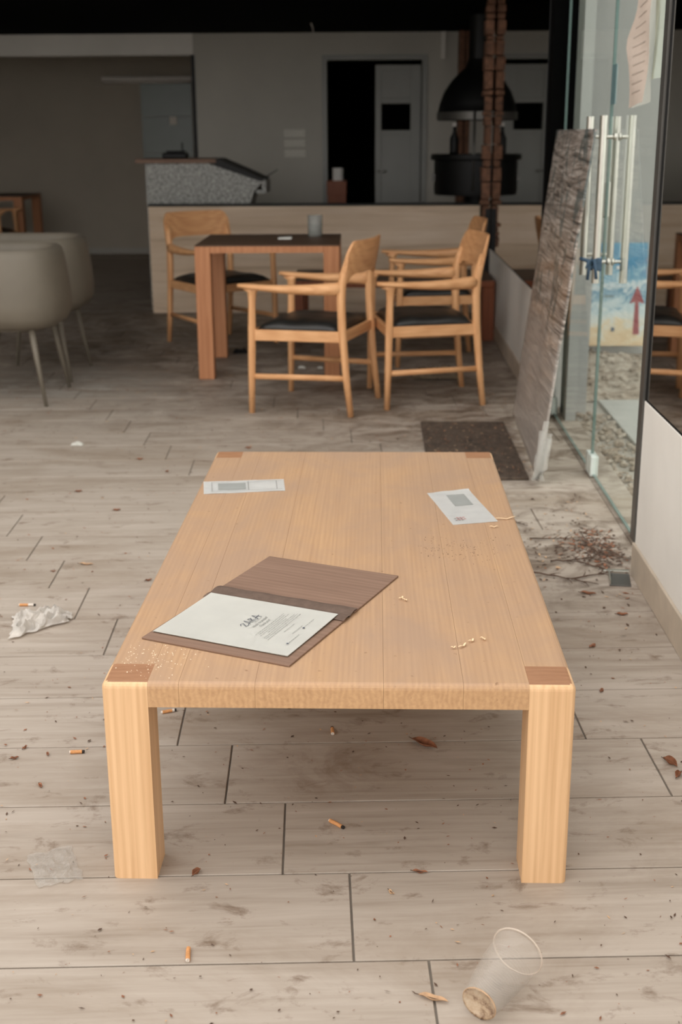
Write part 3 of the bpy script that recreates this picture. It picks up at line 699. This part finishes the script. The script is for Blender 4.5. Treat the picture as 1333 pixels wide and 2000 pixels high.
spots = [(-.288, 6.24, 163.5, 'wooden armchair with black seat in front of the square dining table'),
         (.272, 6.42, 189, 'wooden armchair with dark leather seat standing over the crumpled paper bag'),
         (.375, 7.586, 184, 'wooden armchair between the low reddish table and the armchair over the paper bag'),
         (-1.02, 8.21, -50.5, 'wooden armchair pushed behind the square dining table in front of the stone partition'),
         (-3.86, 12.42, 0, 'wooden armchair with black seat beside the dining table in the dark recess')]
for i, (x, y, a, lab) in enumerate(spots):
    o = ch0 if i == 0 else copy_tree(ch0)
    o.location = (x, y, 0); o.rotation_euler = (0, 0, R(a)); tag(o, lab, 'chair', 'wooden armchairs')

# low reddish table behind the armchairs
lt = empty('low_table', (.135, 8.64, 0), 0.0); W2, D2, H2 = 1.36, .74, .40
lt.rotation_euler = (0, 0, .0)
box('table_top', -W2 / 2, W2 / 2, -D2 / 2, D2 / 2, H2 - .045, H2, 'red_wood', lt, .006, 2)
box('dark_surface', -W2 / 2 + .004, W2 / 2 - .004, -D2 / 2 + .004, D2 / 2 - .004, H2, H2 + .0015, 'dine_top', lt)  # thin layer in the darker table-top brown
for sx in (-1, 1):
    for sy in (-1, 1): box('leg', *sorted((sx * W2 / 2, sx * (W2 / 2 - .08))), *sorted((sy * D2 / 2, sy * (D2 / 2 - .08))), 0, H2 - .045, 'red_wood', lt, .003, 1)
tag(lt, 'low reddish-brown wooden table behind the armchairs by the low wall', 'table')

# cream tub chairs
def tub():
    t = empty('tub_chair'); path = []
    hw, back, fr_ = .31, .30, -.30; n = 24
    path.append((fr_, -hw)); path.append((-.1, -hw)); path.append((.0, -hw))
    for i in range(n + 1):
        a = -math.pi / 2 + math.pi * i / n; cx, sy = math.cos(a), math.sin(a); e = .72
        path.append((.0 + back * abs(cx) ** e, hw * math.copysign(abs(sy) ** e, sy)))
    path += [(.0, hw), (-.1, hw), (fr_, hw)]
    P = []
    for p in path:
        if not P or (Vector(p) - Vector(P[-1])).length > 1e-4: P.append(p)
    prof = [(-.055, .392), (-.018, .408), (.006, .45), (.012, .52), (.004, .63), (-.012, .74), (-.022, .775), (-.038, .790), (-.056, .790), (-.07, .778), (-.078, .74), (-.078, .47), (-.078, .392)]
    b = bmesh.new(); rings = []
    for i, p in enumerate(P):
        tg = (Vector(P[min(i + 1, len(P) - 1)]) - Vector(P[max(0, i - 1)])).normalized(); nrm = Vector((tg.y, -tg.x))
        rings.append([b.verts.new((p[0] + nrm.x * o, p[1] + nrm.y * o, z)) for o, z in prof])
    for r0, r1 in zip(rings, rings[1:]):
        for k in range(len(prof)): b.faces.new((r0[k], r0[(k + 1) % len(prof)], r1[(k + 1) % len(prof)], r1[k]))
    b.faces.new(rings[0]); b.faces.new(rings[-1][::-1]); bmesh.ops.recalc_face_normals(b, faces=b.faces[:])
    smooth_angle(mobj('shell', b, 'cream', t))
    b = bmesh.new(); out = [(x * .86 - .02, y * .80) for x, y in P]
    lo = [b.verts.new((x, y, .385)) for x, y in out]; hi = [b.verts.new((x, y, .47)) for x, y in out]
    b.faces.new(lo[::-1]); b.faces.new(hi)
    for i in range(len(out)): b.faces.new((lo[i], lo[(i + 1) % len(out)], hi[(i + 1) % len(out)], hi[i]))
    bmesh.ops.bevel(b, geom=[e for e in b.edges if all(v.co.z > .46 for v in e.verts)], offset=.02, segments=3, affect='EDGES')
    mobj('seat', b, 'cream', t, True)
    for sx, sy in ((1, -1), (1, 1), (-1, -1), (-1, 1)):
        mobj('leg', sweep(bmesh.new(), [(sx * .225, sy * .255, 0), (sx * .19, sy * .228, .22), (sx * .16, sy * .205, .42)], [.0085, .0135, .0185], 14), 'cream', t, True)
    return t
t0 = tub(); t0.location = (-1.905, 6.43, 0); tag(t0, 'cream tub chair nearer to the coffee table with plain rounded shell', 'chair', 'cream tub chairs')
t1 = copy_tree(t0); t1.location = (-1.93, 7.09, 0); tag(t1, 'cream tub chair behind the other one, nearer to the dark recess', 'chair', 'cream tub chairs')

# on the dining table
ch = empty('candle_holder', (-.344, 7.479 + .03, .75))
mobj('glass_tumbler', lathe(bmesh.new(), [(0, .001), (.040, .001), (.043, .006), (.0455, .125), (.043, .126), (.041, .014), (0, .014)], 28), 'tumbler', ch, True)
mobj('wax', lathe(bmesh.new(), [(0, .015), (.0395, .015), (.0405, .07), (.02, .064), (0, .066)], 24), 'candle', ch, True)
tag(ch, 'cloudy glass tumbler candle holder on the square dining table', 'candle holder')
b = bmesh.new(); bx(b, -.553, -.475, 7.318, 7.392, .7505, .7565, .001, 1)
for v in b.verts: v.co.z += .004 * (v.co.x + .553) / .078 * (v.co.y - 7.318) / .074
tag(mobj('paper_slip', b, 'paper'), 'small folded white paper slip on the square dining table', 'paper')

# ================================================================== DOOR MAT AND LEANING PANEL
tag(box('door_mat', .232, .632, 4.775, 5.79, .0006, .012, 'mat', None, .004, 1), 'dark dirty rectangular door mat on the tiles in front of the leaning panel', 'mat')
pn = empty('wrapped_panel', (.66, 4.72, .012))
b = bmesh.new()
Lp, Hp = 1.22, 1.345
def psurf(side):
    def f(u, v):
        x = .012 * noise.noise(Vector((u * 3, v * 4, side * 3))) * (1.4 - v)
        edge = (1 - abs(2 * u - 1) ** 8) * (1 - abs(2 * v - 1) ** 8)
        return (side * (.0035 + (.005 + x) * edge), u * Lp + .02 * noise.noise(Vector((v * 5, 0, 2))) * (1 if u in (0, 1) else 0), v * Hp)
    return f
A = grid(b, 40, 50, psurf(1)); B = grid(b, 40, 50, psurf(-1)); bmesh.ops.reverse_faces(b, faces=b.faces[-2000:])
def st(p, q):
    for i in range(len(p) - 1): b.faces.new((p[i], p[i + 1], q[i + 1], q[i]))
st([r_[0] for r_ in B], [r_[0] for r_ in A]); st([r_[-1] for r_ in A], [r_[-1] for r_ in B]); st(A[0], B[0]); st(B[-1], A[-1])
bmesh.ops.recalc_face_normals(b, faces=b.faces[:])
mobj('wrapped_canvas', b, 'wrap', pn, True)
fb = bmesh.new()     # loose film gathered at the foot and along the edge
for k in range(9):
    y0 = -.01 + .02 * rs.random(); sweep(fb, [(.0 + rs.uniform(-.02, .02), y0, .16 + rs.uniform(-.05, .1)), (rs.uniform(-.02, .02), y0 - .01, .06), (rs.uniform(-.03, .02), y0 - rs.uniform(.0, .02), .008)], [(.002, .012), (.003, .016), (.002, .008)], 6)
mobj('loose_film', fb, 'film', pn, True)
pn.rotation_euler = (0, R(6.6), R(-1.6))
tag(pn, 'tall flat panel wrapped in plastic film leaning against the glass door handles', 'panel')

# ================================================================== BACK OF THE ROOM
# granite bar counter with dark top and sloping cover
bc = empty('bar_counter', (-1.3, 9.83, 0))
def prism_xz(name, pts, y0, y1, mt, parent):
    b = bmesh.new(); f = [b.verts.new((x, y0, z)) for x, z in pts]; g = [b.verts.new((x, y1, z)) for x, z in pts]
    b.faces.new(f); b.faces.new(g[::-1])
    for i in range(len(pts)): b.faces.new((f[i], g[i], g[(i + 1) % len(pts)], f[(i + 1) % len(pts)]))
    bmesh.ops.recalc_face_normals(b, faces=b.faces[:]); return mobj(name, b, mt, parent)
prism_xz('granite_front', [(-.465, 0), (.345, 0), (.345, .826), (.375, .915), (.445, .985), (.43, 1.0), (.09, 1.128), (-.465, 1.128)], 0.02, .5, 'granite', bc)
prism_xz('counter_top', [(-.535, 1.130), (.09, 1.130), (.09, 1.158), (-.535, 1.158)], -.02, .62, 'menu_wood', bc)
prism_xz('sloping_cover', [(.02, 1.130), (.44, .99), (.46, 1.005), (.10, 1.160), (.05, 1.160)], -.01, .52, 'black', bc)
mobj('drop_end', bx(bx(bmesh.new(), .39, .47, .03, .45, .90, .925), .44, .47, .03, .45, .925, 1.0), 'granite', bc)
mobj('rod', sweep(bmesh.new(), [(.44, .1, 1.005), (.56, .1, 1.075)], [.006, .004], 8), 'metal_post', bc, True)
tag(bc, 'speckled grey granite bar counter with dark top and black sloping cover behind the partition', 'counter')
kt = empty('kitchen_scale', (-1.55, 10.05, 1.158))
box('body', -.10, .09, -.07, .07, 0, .045, 'black', kt, .01, 2); box('tray', -.07, .07, -.06, .06, .046, .06, 'black', kt, .004, 1)
mobj('stem', sweep(bmesh.new(), [(.05, 0, .055), (.05, 0, .12)], [.006, .005], 8), 'black', kt, True)
tag(kt, 'small black appliance on the dark counter top', 'appliance')
# recess fittings
gp = struct(empty('window_3', (-2.36, 14.75, 0))); box('pane', -.29, .29, -.02, -.004, 1.075, 1.92, 'glass_green', gp); 
mobj('window_frame', bx(bx(bmesh.new(), -.29, .29, -.028, -.004, 1.53, 1.542), -.29, .29, -.028, -.004, 1.13, 1.14), 'door_paint', gp)
lp = empty('tube_lamp', (-2.55, 14.615, 1.92)); box('housing', -.51, .51, -.03, .06, 0, .05, 'lamp_white', lp, .006, 2)
mobj('tube', sweep(bmesh.new(), [(-.49, 0, -.012), (.49, 0, -.012)], [.013, .013], 12), 'lamp_white', lp, True); box('bracket', -.3, .3, .06, .132, .01, .04, 'lamp_white', lp)
tag(lp, 'unlit white tube lamp on the wall of the dark recess', 'lamp')
sw = empty('light_switch', (-2.287, 14.725, 1.494)); box('plate', -.042, .042, -.008, .004, -.045, .045, 'switch', sw, .003, 1); box('rocker', -.018, .018, -.013, -.008, -.028, .028, 'switch', sw, .002, 1)
tag(sw, 'square white switch plate on the greenish panel of the recess', 'switch')
for k, (z, lab) in enumerate(((1.348, 'topmost of three small pale plaques on the back wall'), (1.257, 'middle of three small pale plaques on the back wall'), (1.166, 'lowest of three small pale plaques on the back wall'))):
    q = empty('wall_plaque', (-.73, 12.0, z)); box('plate', -.098, .098, -.012, -.0005, -.036, .036, 'plaque', q, .003, 1)
    for sx in (-1, 1): mobj('screw', lathe(bmesh.new(), [(0, 0), (.008, 0), (.006, .004), (0, .005)], 10).copy(), 'steel', q).matrix_local = Matrix.Translation((sx * .085, -.012, 0)) @ Matrix.Rotation(R(90), 4, 'X')
    tag(q, lab, 'plaque', 'plaques on the back wall')
# small wooden stand with a white roll in the doorway
sb = empty('wooden_box', (-.33, 11.7, .0)); box('body', -.085, .085, -.1, .1, 0, .80, 'red_wood', sb); box('lid', -.09, .09, -.105, .105, .80, .93, 'red_wood', sb, .003, 1)
tag(sb, 'narrow dark red wooden stand beside the open doorway', 'stand')
wr = mobj('paper_roll', lathe(bmesh.new(), [(.02, 0), (.05, 0), (.05, .11), (.02, .11), (.02, 0)], 24), 'pack_white'); wr.location = (-.32, 11.7, .93); smooth_angle(wr)
tag(wr, 'white paper roll standing on the dark red stand by the doorway', 'paper roll')

# half-round black grill with hood against the reflecting pane
gr = empty('hooded_grill', (XW + .003, 10.3, 0)); A0, A1 = R(90), R(270)
def half(name, prof, mt, n=28):
    b = lathe(bmesh.new(), prof, n, A0, A1); return smooth_angle(mobj(name, b, mt, gr))
half('drum', [(0, .86), (.33, .865), (.335, .90), (.335, 1.13), (0, 1.13)], 'black')
half('rim', [(.0, 1.135), (.36, 1.135), (.365, 1.15), (.36, 1.178), (.28, 1.178), (.27, 1.15)], 'black')
hd = half('hood', [(.312, 1.435), (.318, 1.44), (.318, 1.495), (.312, 1.50), (.30, 1.56), (.265, 1.65), (.21, 1.73), (.15, 1.79), (.10, 1.83), (.075, 1.90)], 'black')
hb = half('hood_band', [(.319, 1.44), (.321, 1.44), (.321, 1.498), (.319, 1.498)], 'metal_post')
hb.parent = hd
half('flue', [(.076, 1.88), (.076, 2.22)], 'black')
half('stand', [(.20, 0), (.20, .05), (.09, .07), (.09, .87)], 'black')
mobj('pole', sweep(bmesh.new(), [(-.045, -.33, .90), (-.045, -.33, 1.50)], [.011, .011], 12), 'metal_post', gr, True)
for z in (1.0,): box('latch', -.345, -.32, -.05, .05, .97, 1.03, 'metal_post', gr)
tag(gr, 'half-round black grill with domed hood fixed against the reflecting pane', 'grill')
bt = empty('oil_bottle', (.642, 10.13, 1.180)); mobj('bottle', lathe(bmesh.new(), [(0, 0), (.032, 0), (.034, .02), (.034, .12), (.012, .17), (.012, .21), (0, .21)], 20), 'black', bt, True)
mobj('cap', lathe(bmesh.new(), [(0, .235), (.015, .235), (.015, .208), (0, .208)], 16), 'pack_white', bt, True); tag(bt, 'dark bottle with white cap on the rim of the black grill', 'bottle')

# stone pier by the end of the low wall
sp = struct(empty('trim_7', (XW, 8.97, 0)))
box('frame_bar', -.035, -.0005, -.10, -.082, 0, .83, 'black', sp); box('frame_bar', -.035, -.0005, .082, .10, 0, .83, 'black', sp)
z = HL + .004; rp = random.Random(9)
while z < 2.2:
    h = rp.choice((.03, .04, .05, .07, .10, .12)); h = min(h, 2.215 - z)
    d = rp.uniform(.050, .072); y1 = rp.uniform(.06, .075)
    b = bmesh.new(); bx(b, -d, -.0045, -y1, y1, z + .002, z + h - .003, min(.006, h * .2), 1)
    for v in b.verts: v.co += Vector((rp.uniform(-.004, .004), rp.uniform(-.004, .004), rp.uniform(-.002, .002)))
    mobj('stone', b, 'stone_brown', sp); z += h
struct(box('trim_8', XW - .05, XW - .002, 11.80, 11.98, 0, 2.22, 'stone_brown'))
struct(box('trim_9', .62, .66, 11.93, 12.0, 1.99, 2.22, 'white_wall'))
# hanging wire from the soffit
wb = sweep(bmesh.new(), [(-.52, 11.0, 2.224), (-.505, 11.0, 2.19), (-.50, 11.0, 2.15)], [.006, .005, .003], 6)

# ================================================================== LITTER ON THE FLOOR
def butt(x, y, rz, filt, white, lab, char=True):
    e = empty('cigarette_butt', (x, y, .0042), rz); r = .004
    def cyl(nm, a, b_, mt, rr_=r):
        bb = sweep(bmesh.new(), [(a, 0, 0), ((a + b_) / 2, .0004, 0), (b_, 0, 0)], [rr_] * 3, 12); return smooth_angle(mobj(nm, bb, mt, e))
    f0 = cyl('filter', 0, filt, 'filter'); cyl('filter_end', -.0006, .0002, 'ash', r * .93).parent = f0
    if white: cyl('paper_end', filt, filt + white, 'ash', r * .97)
    if char: cyl('burnt_tip', filt + white, filt + white + .005, 'char', r * .9)
    tag(e, lab, 'cigarette', 'cigarette butts on the floor')
butt(-1.046, 3.381, .02, .026, .016, 'cigarette butt with white paper and burnt end above the crumpled tissue')
butt(-.505, 2.680, .4, .024, .006, 'cigarette butt half behind the left front leg of the coffee table')
butt(-.680, 2.477, .1, .026, 0, 'plain orange cigarette butt on the tiles left of the coffee table leg')
butt(-.090, 2.575, 1.65, .026, 0, 'upright-looking orange cigarette butt in the shade under the coffee table near the dark stain')
butt(-.084, 2.197, -.75, .034, 0, 'crushed orange cigarette butt on the tiles between the front legs of the coffee table')
butt(-.309, 1.752, 1.68, .032, 0, 'short orange cigarette butt on the open tiles in front of the coffee table', False)

def leaf(x, y, l, wd, rz, mt, lab, curl=.15, group='dry leaves on the floor', nm='dry_leaf'):
    e = empty(nm, (x, y, 0), rz); b = bmesh.new()
    def f(u, v):
        s = 2 * v - 1; ww = wd * math.sin(math.pi * min(1, max(0, u))) ** .8 * (1 - .25 * u)
        return ((u - .5) * l, s * ww / 2, .0022 + curl * wd * (s * s) * math.sin(math.pi * u) + .1 * wd * (u - .5) ** 2 * 4 + .002 * math.sin(u * 9))
    grid(b, 12, 6, f); bmesh.ops.remove_doubles(b, verts=b.verts, dist=1e-5); bmesh.ops.solidify(b, geom=b.faces[:], thickness=.0005); bl = smooth_angle(mobj('blade', b, mt, e))
    b = sweep(bmesh.new(), [((t - .55) * l * 1.12, 0, .003 + .1 * wd * (t - .5) ** 2 * 4) for t in (0, .25, .5, .75, 1)], [.0008, .0009, .0008, .0006, .0003], 5); mobj('midrib', b, 'bark', bl, True)
    tag(e, lab, 'leaf', group)
leaf(.121, 2.528, .075, .030, R(-41), 'leaf', 'large curled brown leaf on the tiles under the coffee table', .35)
leaf(.092, 2.021, .030, .010, R(-10), 'leaf', 'small brown leaf lying in the tile joint in front of the coffee table', .3)
leaf(.037, 1.955, .018, .007, R(-55), 'leaf_pale', 'tiny pale leaf on the tiles below the leaf in the joint')
leaf(.10, 1.665, .052, .012, R(-20), 'leaf_pale', 'pale dry leaf tucked against the base of the plastic cup', .5)
leaf(.66, 2.45, .045, .018, R(-60), 'leaf', 'dark shrivelled leaf beside the crushed blue and white packet', .8)
leaf(.665, 2.395, .030, .014, R(60), 'leaf', 'shrivelled leaf scrap just below the dark leaf by the packet', .8)
leaf(-.33, 2.01, .025, .012, R(60), 'leaf', 'brown leaf scrap caught at the foot of the left front table leg', .8)
leaf(.60, 3.10, .030, .016, R(50), 'leaf', 'reddish leaf on the tiles between the coffee table and the skirting')
leaf(.575, 2.82, .022, .011, R(70), 'leaf', 'small reddish leaf beside the right front corner of the coffee table')
leaf(-.93, 3.75, .05, .012, R(-8), 'leaf_pale', 'slender pale leaf with a brown tip on the tiles beyond the crumpled tissue', .3)
for (x, y, l, a) in ((-.79, 2.50, .018, 70), (-.73, 2.47, .016, 110), (-.80, 2.45, .02, 20), (-.71, 2.33, .02, -60), (-.66, 3.05, .02, 20), (-1.02, 3.68, .016, 5), (-.70, 3.60, .024, 30), (-.47, 2.11, .014, -50), (-.95, 4.35, .03, 10), (-1.15, 4.6, .03, 20), (-1.0, 5.1, .03, 0), (-.62, 4.7, .025, 40), (-.85, 4.9, .025, 70), (-.55, 5.3, .03, 0)):
    leaf(x, y, l, l * .38, R(a), 'leaf', 'tiny brown leaf scrap scattered over the tiles left of the coffee table', .5, 'leaf scraps left of the coffee table')

# crumpled tissue
def crumple(name, cx, cy, lx, ly, h, seed, mt, lab, cat, rz=0, shape=None, n=46):
    b = bmesh.new()
    def f(u, v):
        x = (u - .5) * lx; y = (v - .5) * ly
        if shape: x, y = shape(u, v, x, y)
        p = Vector((u * 5.2, v * 5.2, seed)); r1 = 1 - abs(noise.noise(p)) * 2.0; r2 = 1 - abs(noise.noise(p * 2.1)) * 2.2
        e = min(1, 5 * min(u, 1 - u, v, 1 - v) + .12)
        z_ = h * e * max(0.02, .45 * r1 + .35 * r2 + .15)
        j = noise.noise_vector(p * 1.3) * .10
        return (x + j.x * lx * .7, y + j.y * ly * .7, .002 + z_)
    grid(b, n, n, f); bmesh.ops.solidify(b, geom=b.faces[:], thickness=.0006)
    o = mobj(name, b, mt, None, False); o.location = (cx, cy, .001); o.rotation_euler = (0, 0, rz); return tag(o, lab, cat)
crumple('crumpled_tissue', -.940, 3.222, .165, .15, .042, 2.3, 'tissue', 'crumpled white paper tissue on the tiles left of the coffee table', 'tissue', R(12), lambda u, v, x, y: (x, y * (1.15 - .75 * u) + .05 * u))
crumple('paper_bag', .36, 6.96, .26, .16, .07, 8.1, 'bagp', 'crumpled pale brown bag on the floor under an armchair', 'bag', 0)
crumple('dark_rag', -.845, 7.79, .09, .06, .035, 5.5, 'black', 'small crumpled black scrap on the floor behind the dining table leg', 'scrap', 0, n=20)
fm = crumple('plastic_scrap', -.604, 2.025, .085, .12, .006, 4.4, 'film', 'thin clear plastic film scrap on the tiles left of the front table leg', 'plastic scrap', R(25), n=24)
for (x, y, s, lab) in ((-.31, 7.25, .022, 'small white crumpled bit glinting on the floor beneath the dining table'), (-.42, 7.25, .03, 'flat greyish scrap on the floor beneath the dining table'), (-1.33, 5.35, .035, 'small white paper scrap lying alone on the tiles far left of the coffee table')):
    crumple('paper_scrap', x, y, s * 1.5, s, s * .5, s * 90, 'paper', lab, 'paper', 0, n=8)

# plastic cup on its side
cupb = Vector((.169, 1.619, .030)); cupr = Vector((.242, 1.731, .0445)); ax = (cupr - cupb); Lc = ax.length
cp = empty('plastic_cup', tuple(cupb)); cp.rotation_mode = 'QUATERNION'; cp.rotation_quaternion = ax.to_track_quat('Z', 'Y')
b = lathe(bmesh.new(), [(.0285, 0), (.030, .006), (.0305, .010), (.0425, Lc - .012), (.0432, Lc - .004), (.0425, Lc - .004), (.0418, Lc - .012), (.0298, .010), (.0288, .004)], 48); mobj('cup_wall', b, 'cup', cp, True)
b = bmesh.new(); sweep(b, [(.0440 * math.cos(a), .0440 * math.sin(a), Lc) for a in [i * 2 * math.pi / 40 for i in range(41)]], [.0016] * 41, 6, cap=False); mobj('rolled_rim', b, 'cup_rim', cp, True)
b = lathe(bmesh.new(), [(0, .006), (.022, .005), (.0255, .001), (.0290, .0), (.0285, .004)], 40); mobj('cup_base', b, 'cup_base', cp, True)
b = bmesh.new(); sweep(b, [(.0288 * math.cos(a), .0288 * math.sin(a), .0012) for a in [i * 2 * math.pi / 40 for i in range(41)]], [.0010] * 41, 6, cap=False); mobj('stained_foot_ring', b, 'leaf_pale', cp, True)
for k in range(14):
    z = .025 + k * .0055; r_ = .0316 + (z - .010) / (Lc - .022) * .012
    b = bmesh.new(); sweep(b, [(r_ * math.cos(a), r_ * math.sin(a), z) for a in [i * 2 * math.pi / 32 for i in range(33)]], [.0004] * 33, 4, cap=False); mobj('rib', b, 'cup', cp, True)
tag(cp, 'empty clear plastic cup with stained base lying on its side on the tiles', 'cup')

# crushed cigarette packet at the edge of the view
pk = empty('cigarette_packet', (.735, 2.405, 0), R(20))
b = bmesh.new(); bx(b, -.045, .045, -.027, .027, .0005, .021, .002, 1)
bmesh.ops.subdivide_edges(b, edges=b.edges[:], cuts=3, use_grid_fill=True)
for v in b.verts: v.co += noise.noise_vector(v.co * 40) * .005; v.co.z = max(.0005, v.co.z)
mobj('carton', b, 'pack_white', pk)
b = bmesh.new(); bx(b, -.046, .02, .004, .0285, .004, .024, .002, 1); bmesh.ops.subdivide_edges(b, edges=b.edges[:], cuts=2, use_grid_fill=True)
for v in b.verts: v.co += noise.noise_vector(v.co * 40) * .004
mobj('blue_band', b, 'pack_blue', pk)
tag(pk, 'crushed blue and white cigarette packet on the tiles by the skirting', 'packet')

# twigs by the door
def twig(x, y, l, rz, lab, seed):
    q = random.Random(seed); b = bmesh.new(); n = 8; pts = []; yy = 0
    for i in range(n + 1): yy += q.uniform(-.16, .16) * l / n; pts.append(((i / n - .5) * l, yy, .004 + .004 * q.random()))
    sweep(b, pts, [.0028 - .0018 * i / n for i in range(n + 1)], 6)
    for i in (2, 4, 5, 6):
        p = Vector(pts[i]); sgn = q.choice((-1, 1)); k = q.uniform(.10, .22) * l
        sweep(b, [p, p + Vector((k * .6, sgn * k * .5, .004)), p + Vector((k, sgn * k, .002))], [.0016, .0012, .0006], 5)
    o = mobj('twig', b, 'bark', None, True); o.location = (x, y, 0); o.rotation_euler = (0, 0, rz); tag(o, lab, 'twig', 'twigs by the glass door')
for i, (x, y, l, a) in enumerate(((.60, 3.62, .22, -.5), (.70, 3.66, .18, .5), (.66, 3.80, .16, .2), (.74, 3.85, .14, 1.1), (.62, 4.02, .16, .1), (.52, 4.20, .10, -.9), (.70, 3.75, .12, 2.4))):
    twig(x, y, l, a, 'thin dark branched twig in the litter near the foot of the glass door', i + 20)
leaf(.655, 3.50, .05, .014, R(-20), 'leaf', 'long reddish leaf among the twigs near the grey metal post', .4)
leaf(.725, 3.33, .036, .013, R(-5), 'leaf', 'reddish leaf by the metal bracket below the grey post', .4)
# grey metal bracket lying at the foot of the post
bk = empty('metal_bracket', (.775, 3.62, 0), R(-8)); box('plate', -.035, .03, -.055, .055, .0, .004, 'metal_post', bk, .001, 1); box('flange', -.035, -.032, -.055, .055, .004, .02, 'steel', bk); box('slot_bar', -.05, .03, .07, .088, .0, .006, 'steel', bk, .001, 1)
tag(bk, 'flat grey metal bracket on the floor at the foot of the grey post', 'bracket')

# uncountable floor litter
q = random.Random(31); fl = bmesh.new()
def flake(x, y, s, mi):
    a = q.uniform(0, 6.28); l = s * q.uniform(.6, 2.2); wd = s * q.uniform(.3, .9); z = .0012 + q.random() * .002
    ca, sa = math.cos(a), math.sin(a)
    vv = [fl.verts.new((x + px * ca - py * sa, y + px * sa + py * ca, z + pz)) for px, py, pz in ((-l, 0, 0), (0, -wd, s * .25), (l, 0, q.random() * s * .5), (0, wd, s * .1))]
    f = fl.faces.new((vv[0], vv[1], vv[2])); f.material_index = mi; f = fl.faces.new((vv[0], vv[2], vv[3])); f.material_index = mi
def ok(x, y):
    for a, b_, c, d in ((.22, .69, 4.66, 5.85), (.60, .86, 3.52, 3.82), (-.49, -.39, 1.98, 2.09), (.27, .375, 1.98, 2.09), (-.49, -.39, 3.57, 3.69), (.27, .375, 3.57, 3.69), (.62, .88, 4.6, 6.1)):
        if a < x < b_ and c < y < d: return False
    return x < .80 and y > 1.45
for _ in range(2600):
    y = 1.5 + 7.5 * q.random() ** 1.2; x = q.uniform(-.31 * y - .1, .8)
    if ok(x, y): flake(x, y, q.uniform(.0007, .0026) * (1 + .22 * y), q.choice((0, 0, 1, 1, 2)))
for _ in range(1300):
    x, y = q.choice(((q.gauss(.72, .12), q.gauss(3.85, .22)), (q.gauss(.78, .12), q.uniform(3.6, 6.0)), (q.gauss(.55, .25), q.gauss(6.2, .5))))
    if ok(x, y): flake(x, y, q.uniform(.002, .007), q.choice((1, 1, 1, 0, 2)))
for _ in range(700):
    x, y = q.gauss(.765, .05), q.gauss(3.93, .10)
    if x < .86: flake(x, y, q.uniform(.002, .008), q.choice((1, 1, 1, 0)))
for _ in range(500):
    x, y = q.uniform(.24, .66), q.uniform(4.8, 5.75); a = len(fl.verts); flake(x, y, q.uniform(.002, .006), q.choice((0, 1, 2)))
    fl.verts.ensure_lookup_table()
    for v in fl.verts[a:]: v.co.z += .012
lo = mobj('leaf_litter', fl, ['leaf', 'bark', 'leaf_pale']); lo['kind'] = 'stuff'; lo['label'] = 'fine brown leaf crumbs and grit scattered over the tiles'; lo['category'] = 'litter'
wo = mobj('hanging_wire', wb, 'lamp_white'); tag(wo, 'short pale wire end hanging from the black ceiling', 'wire')
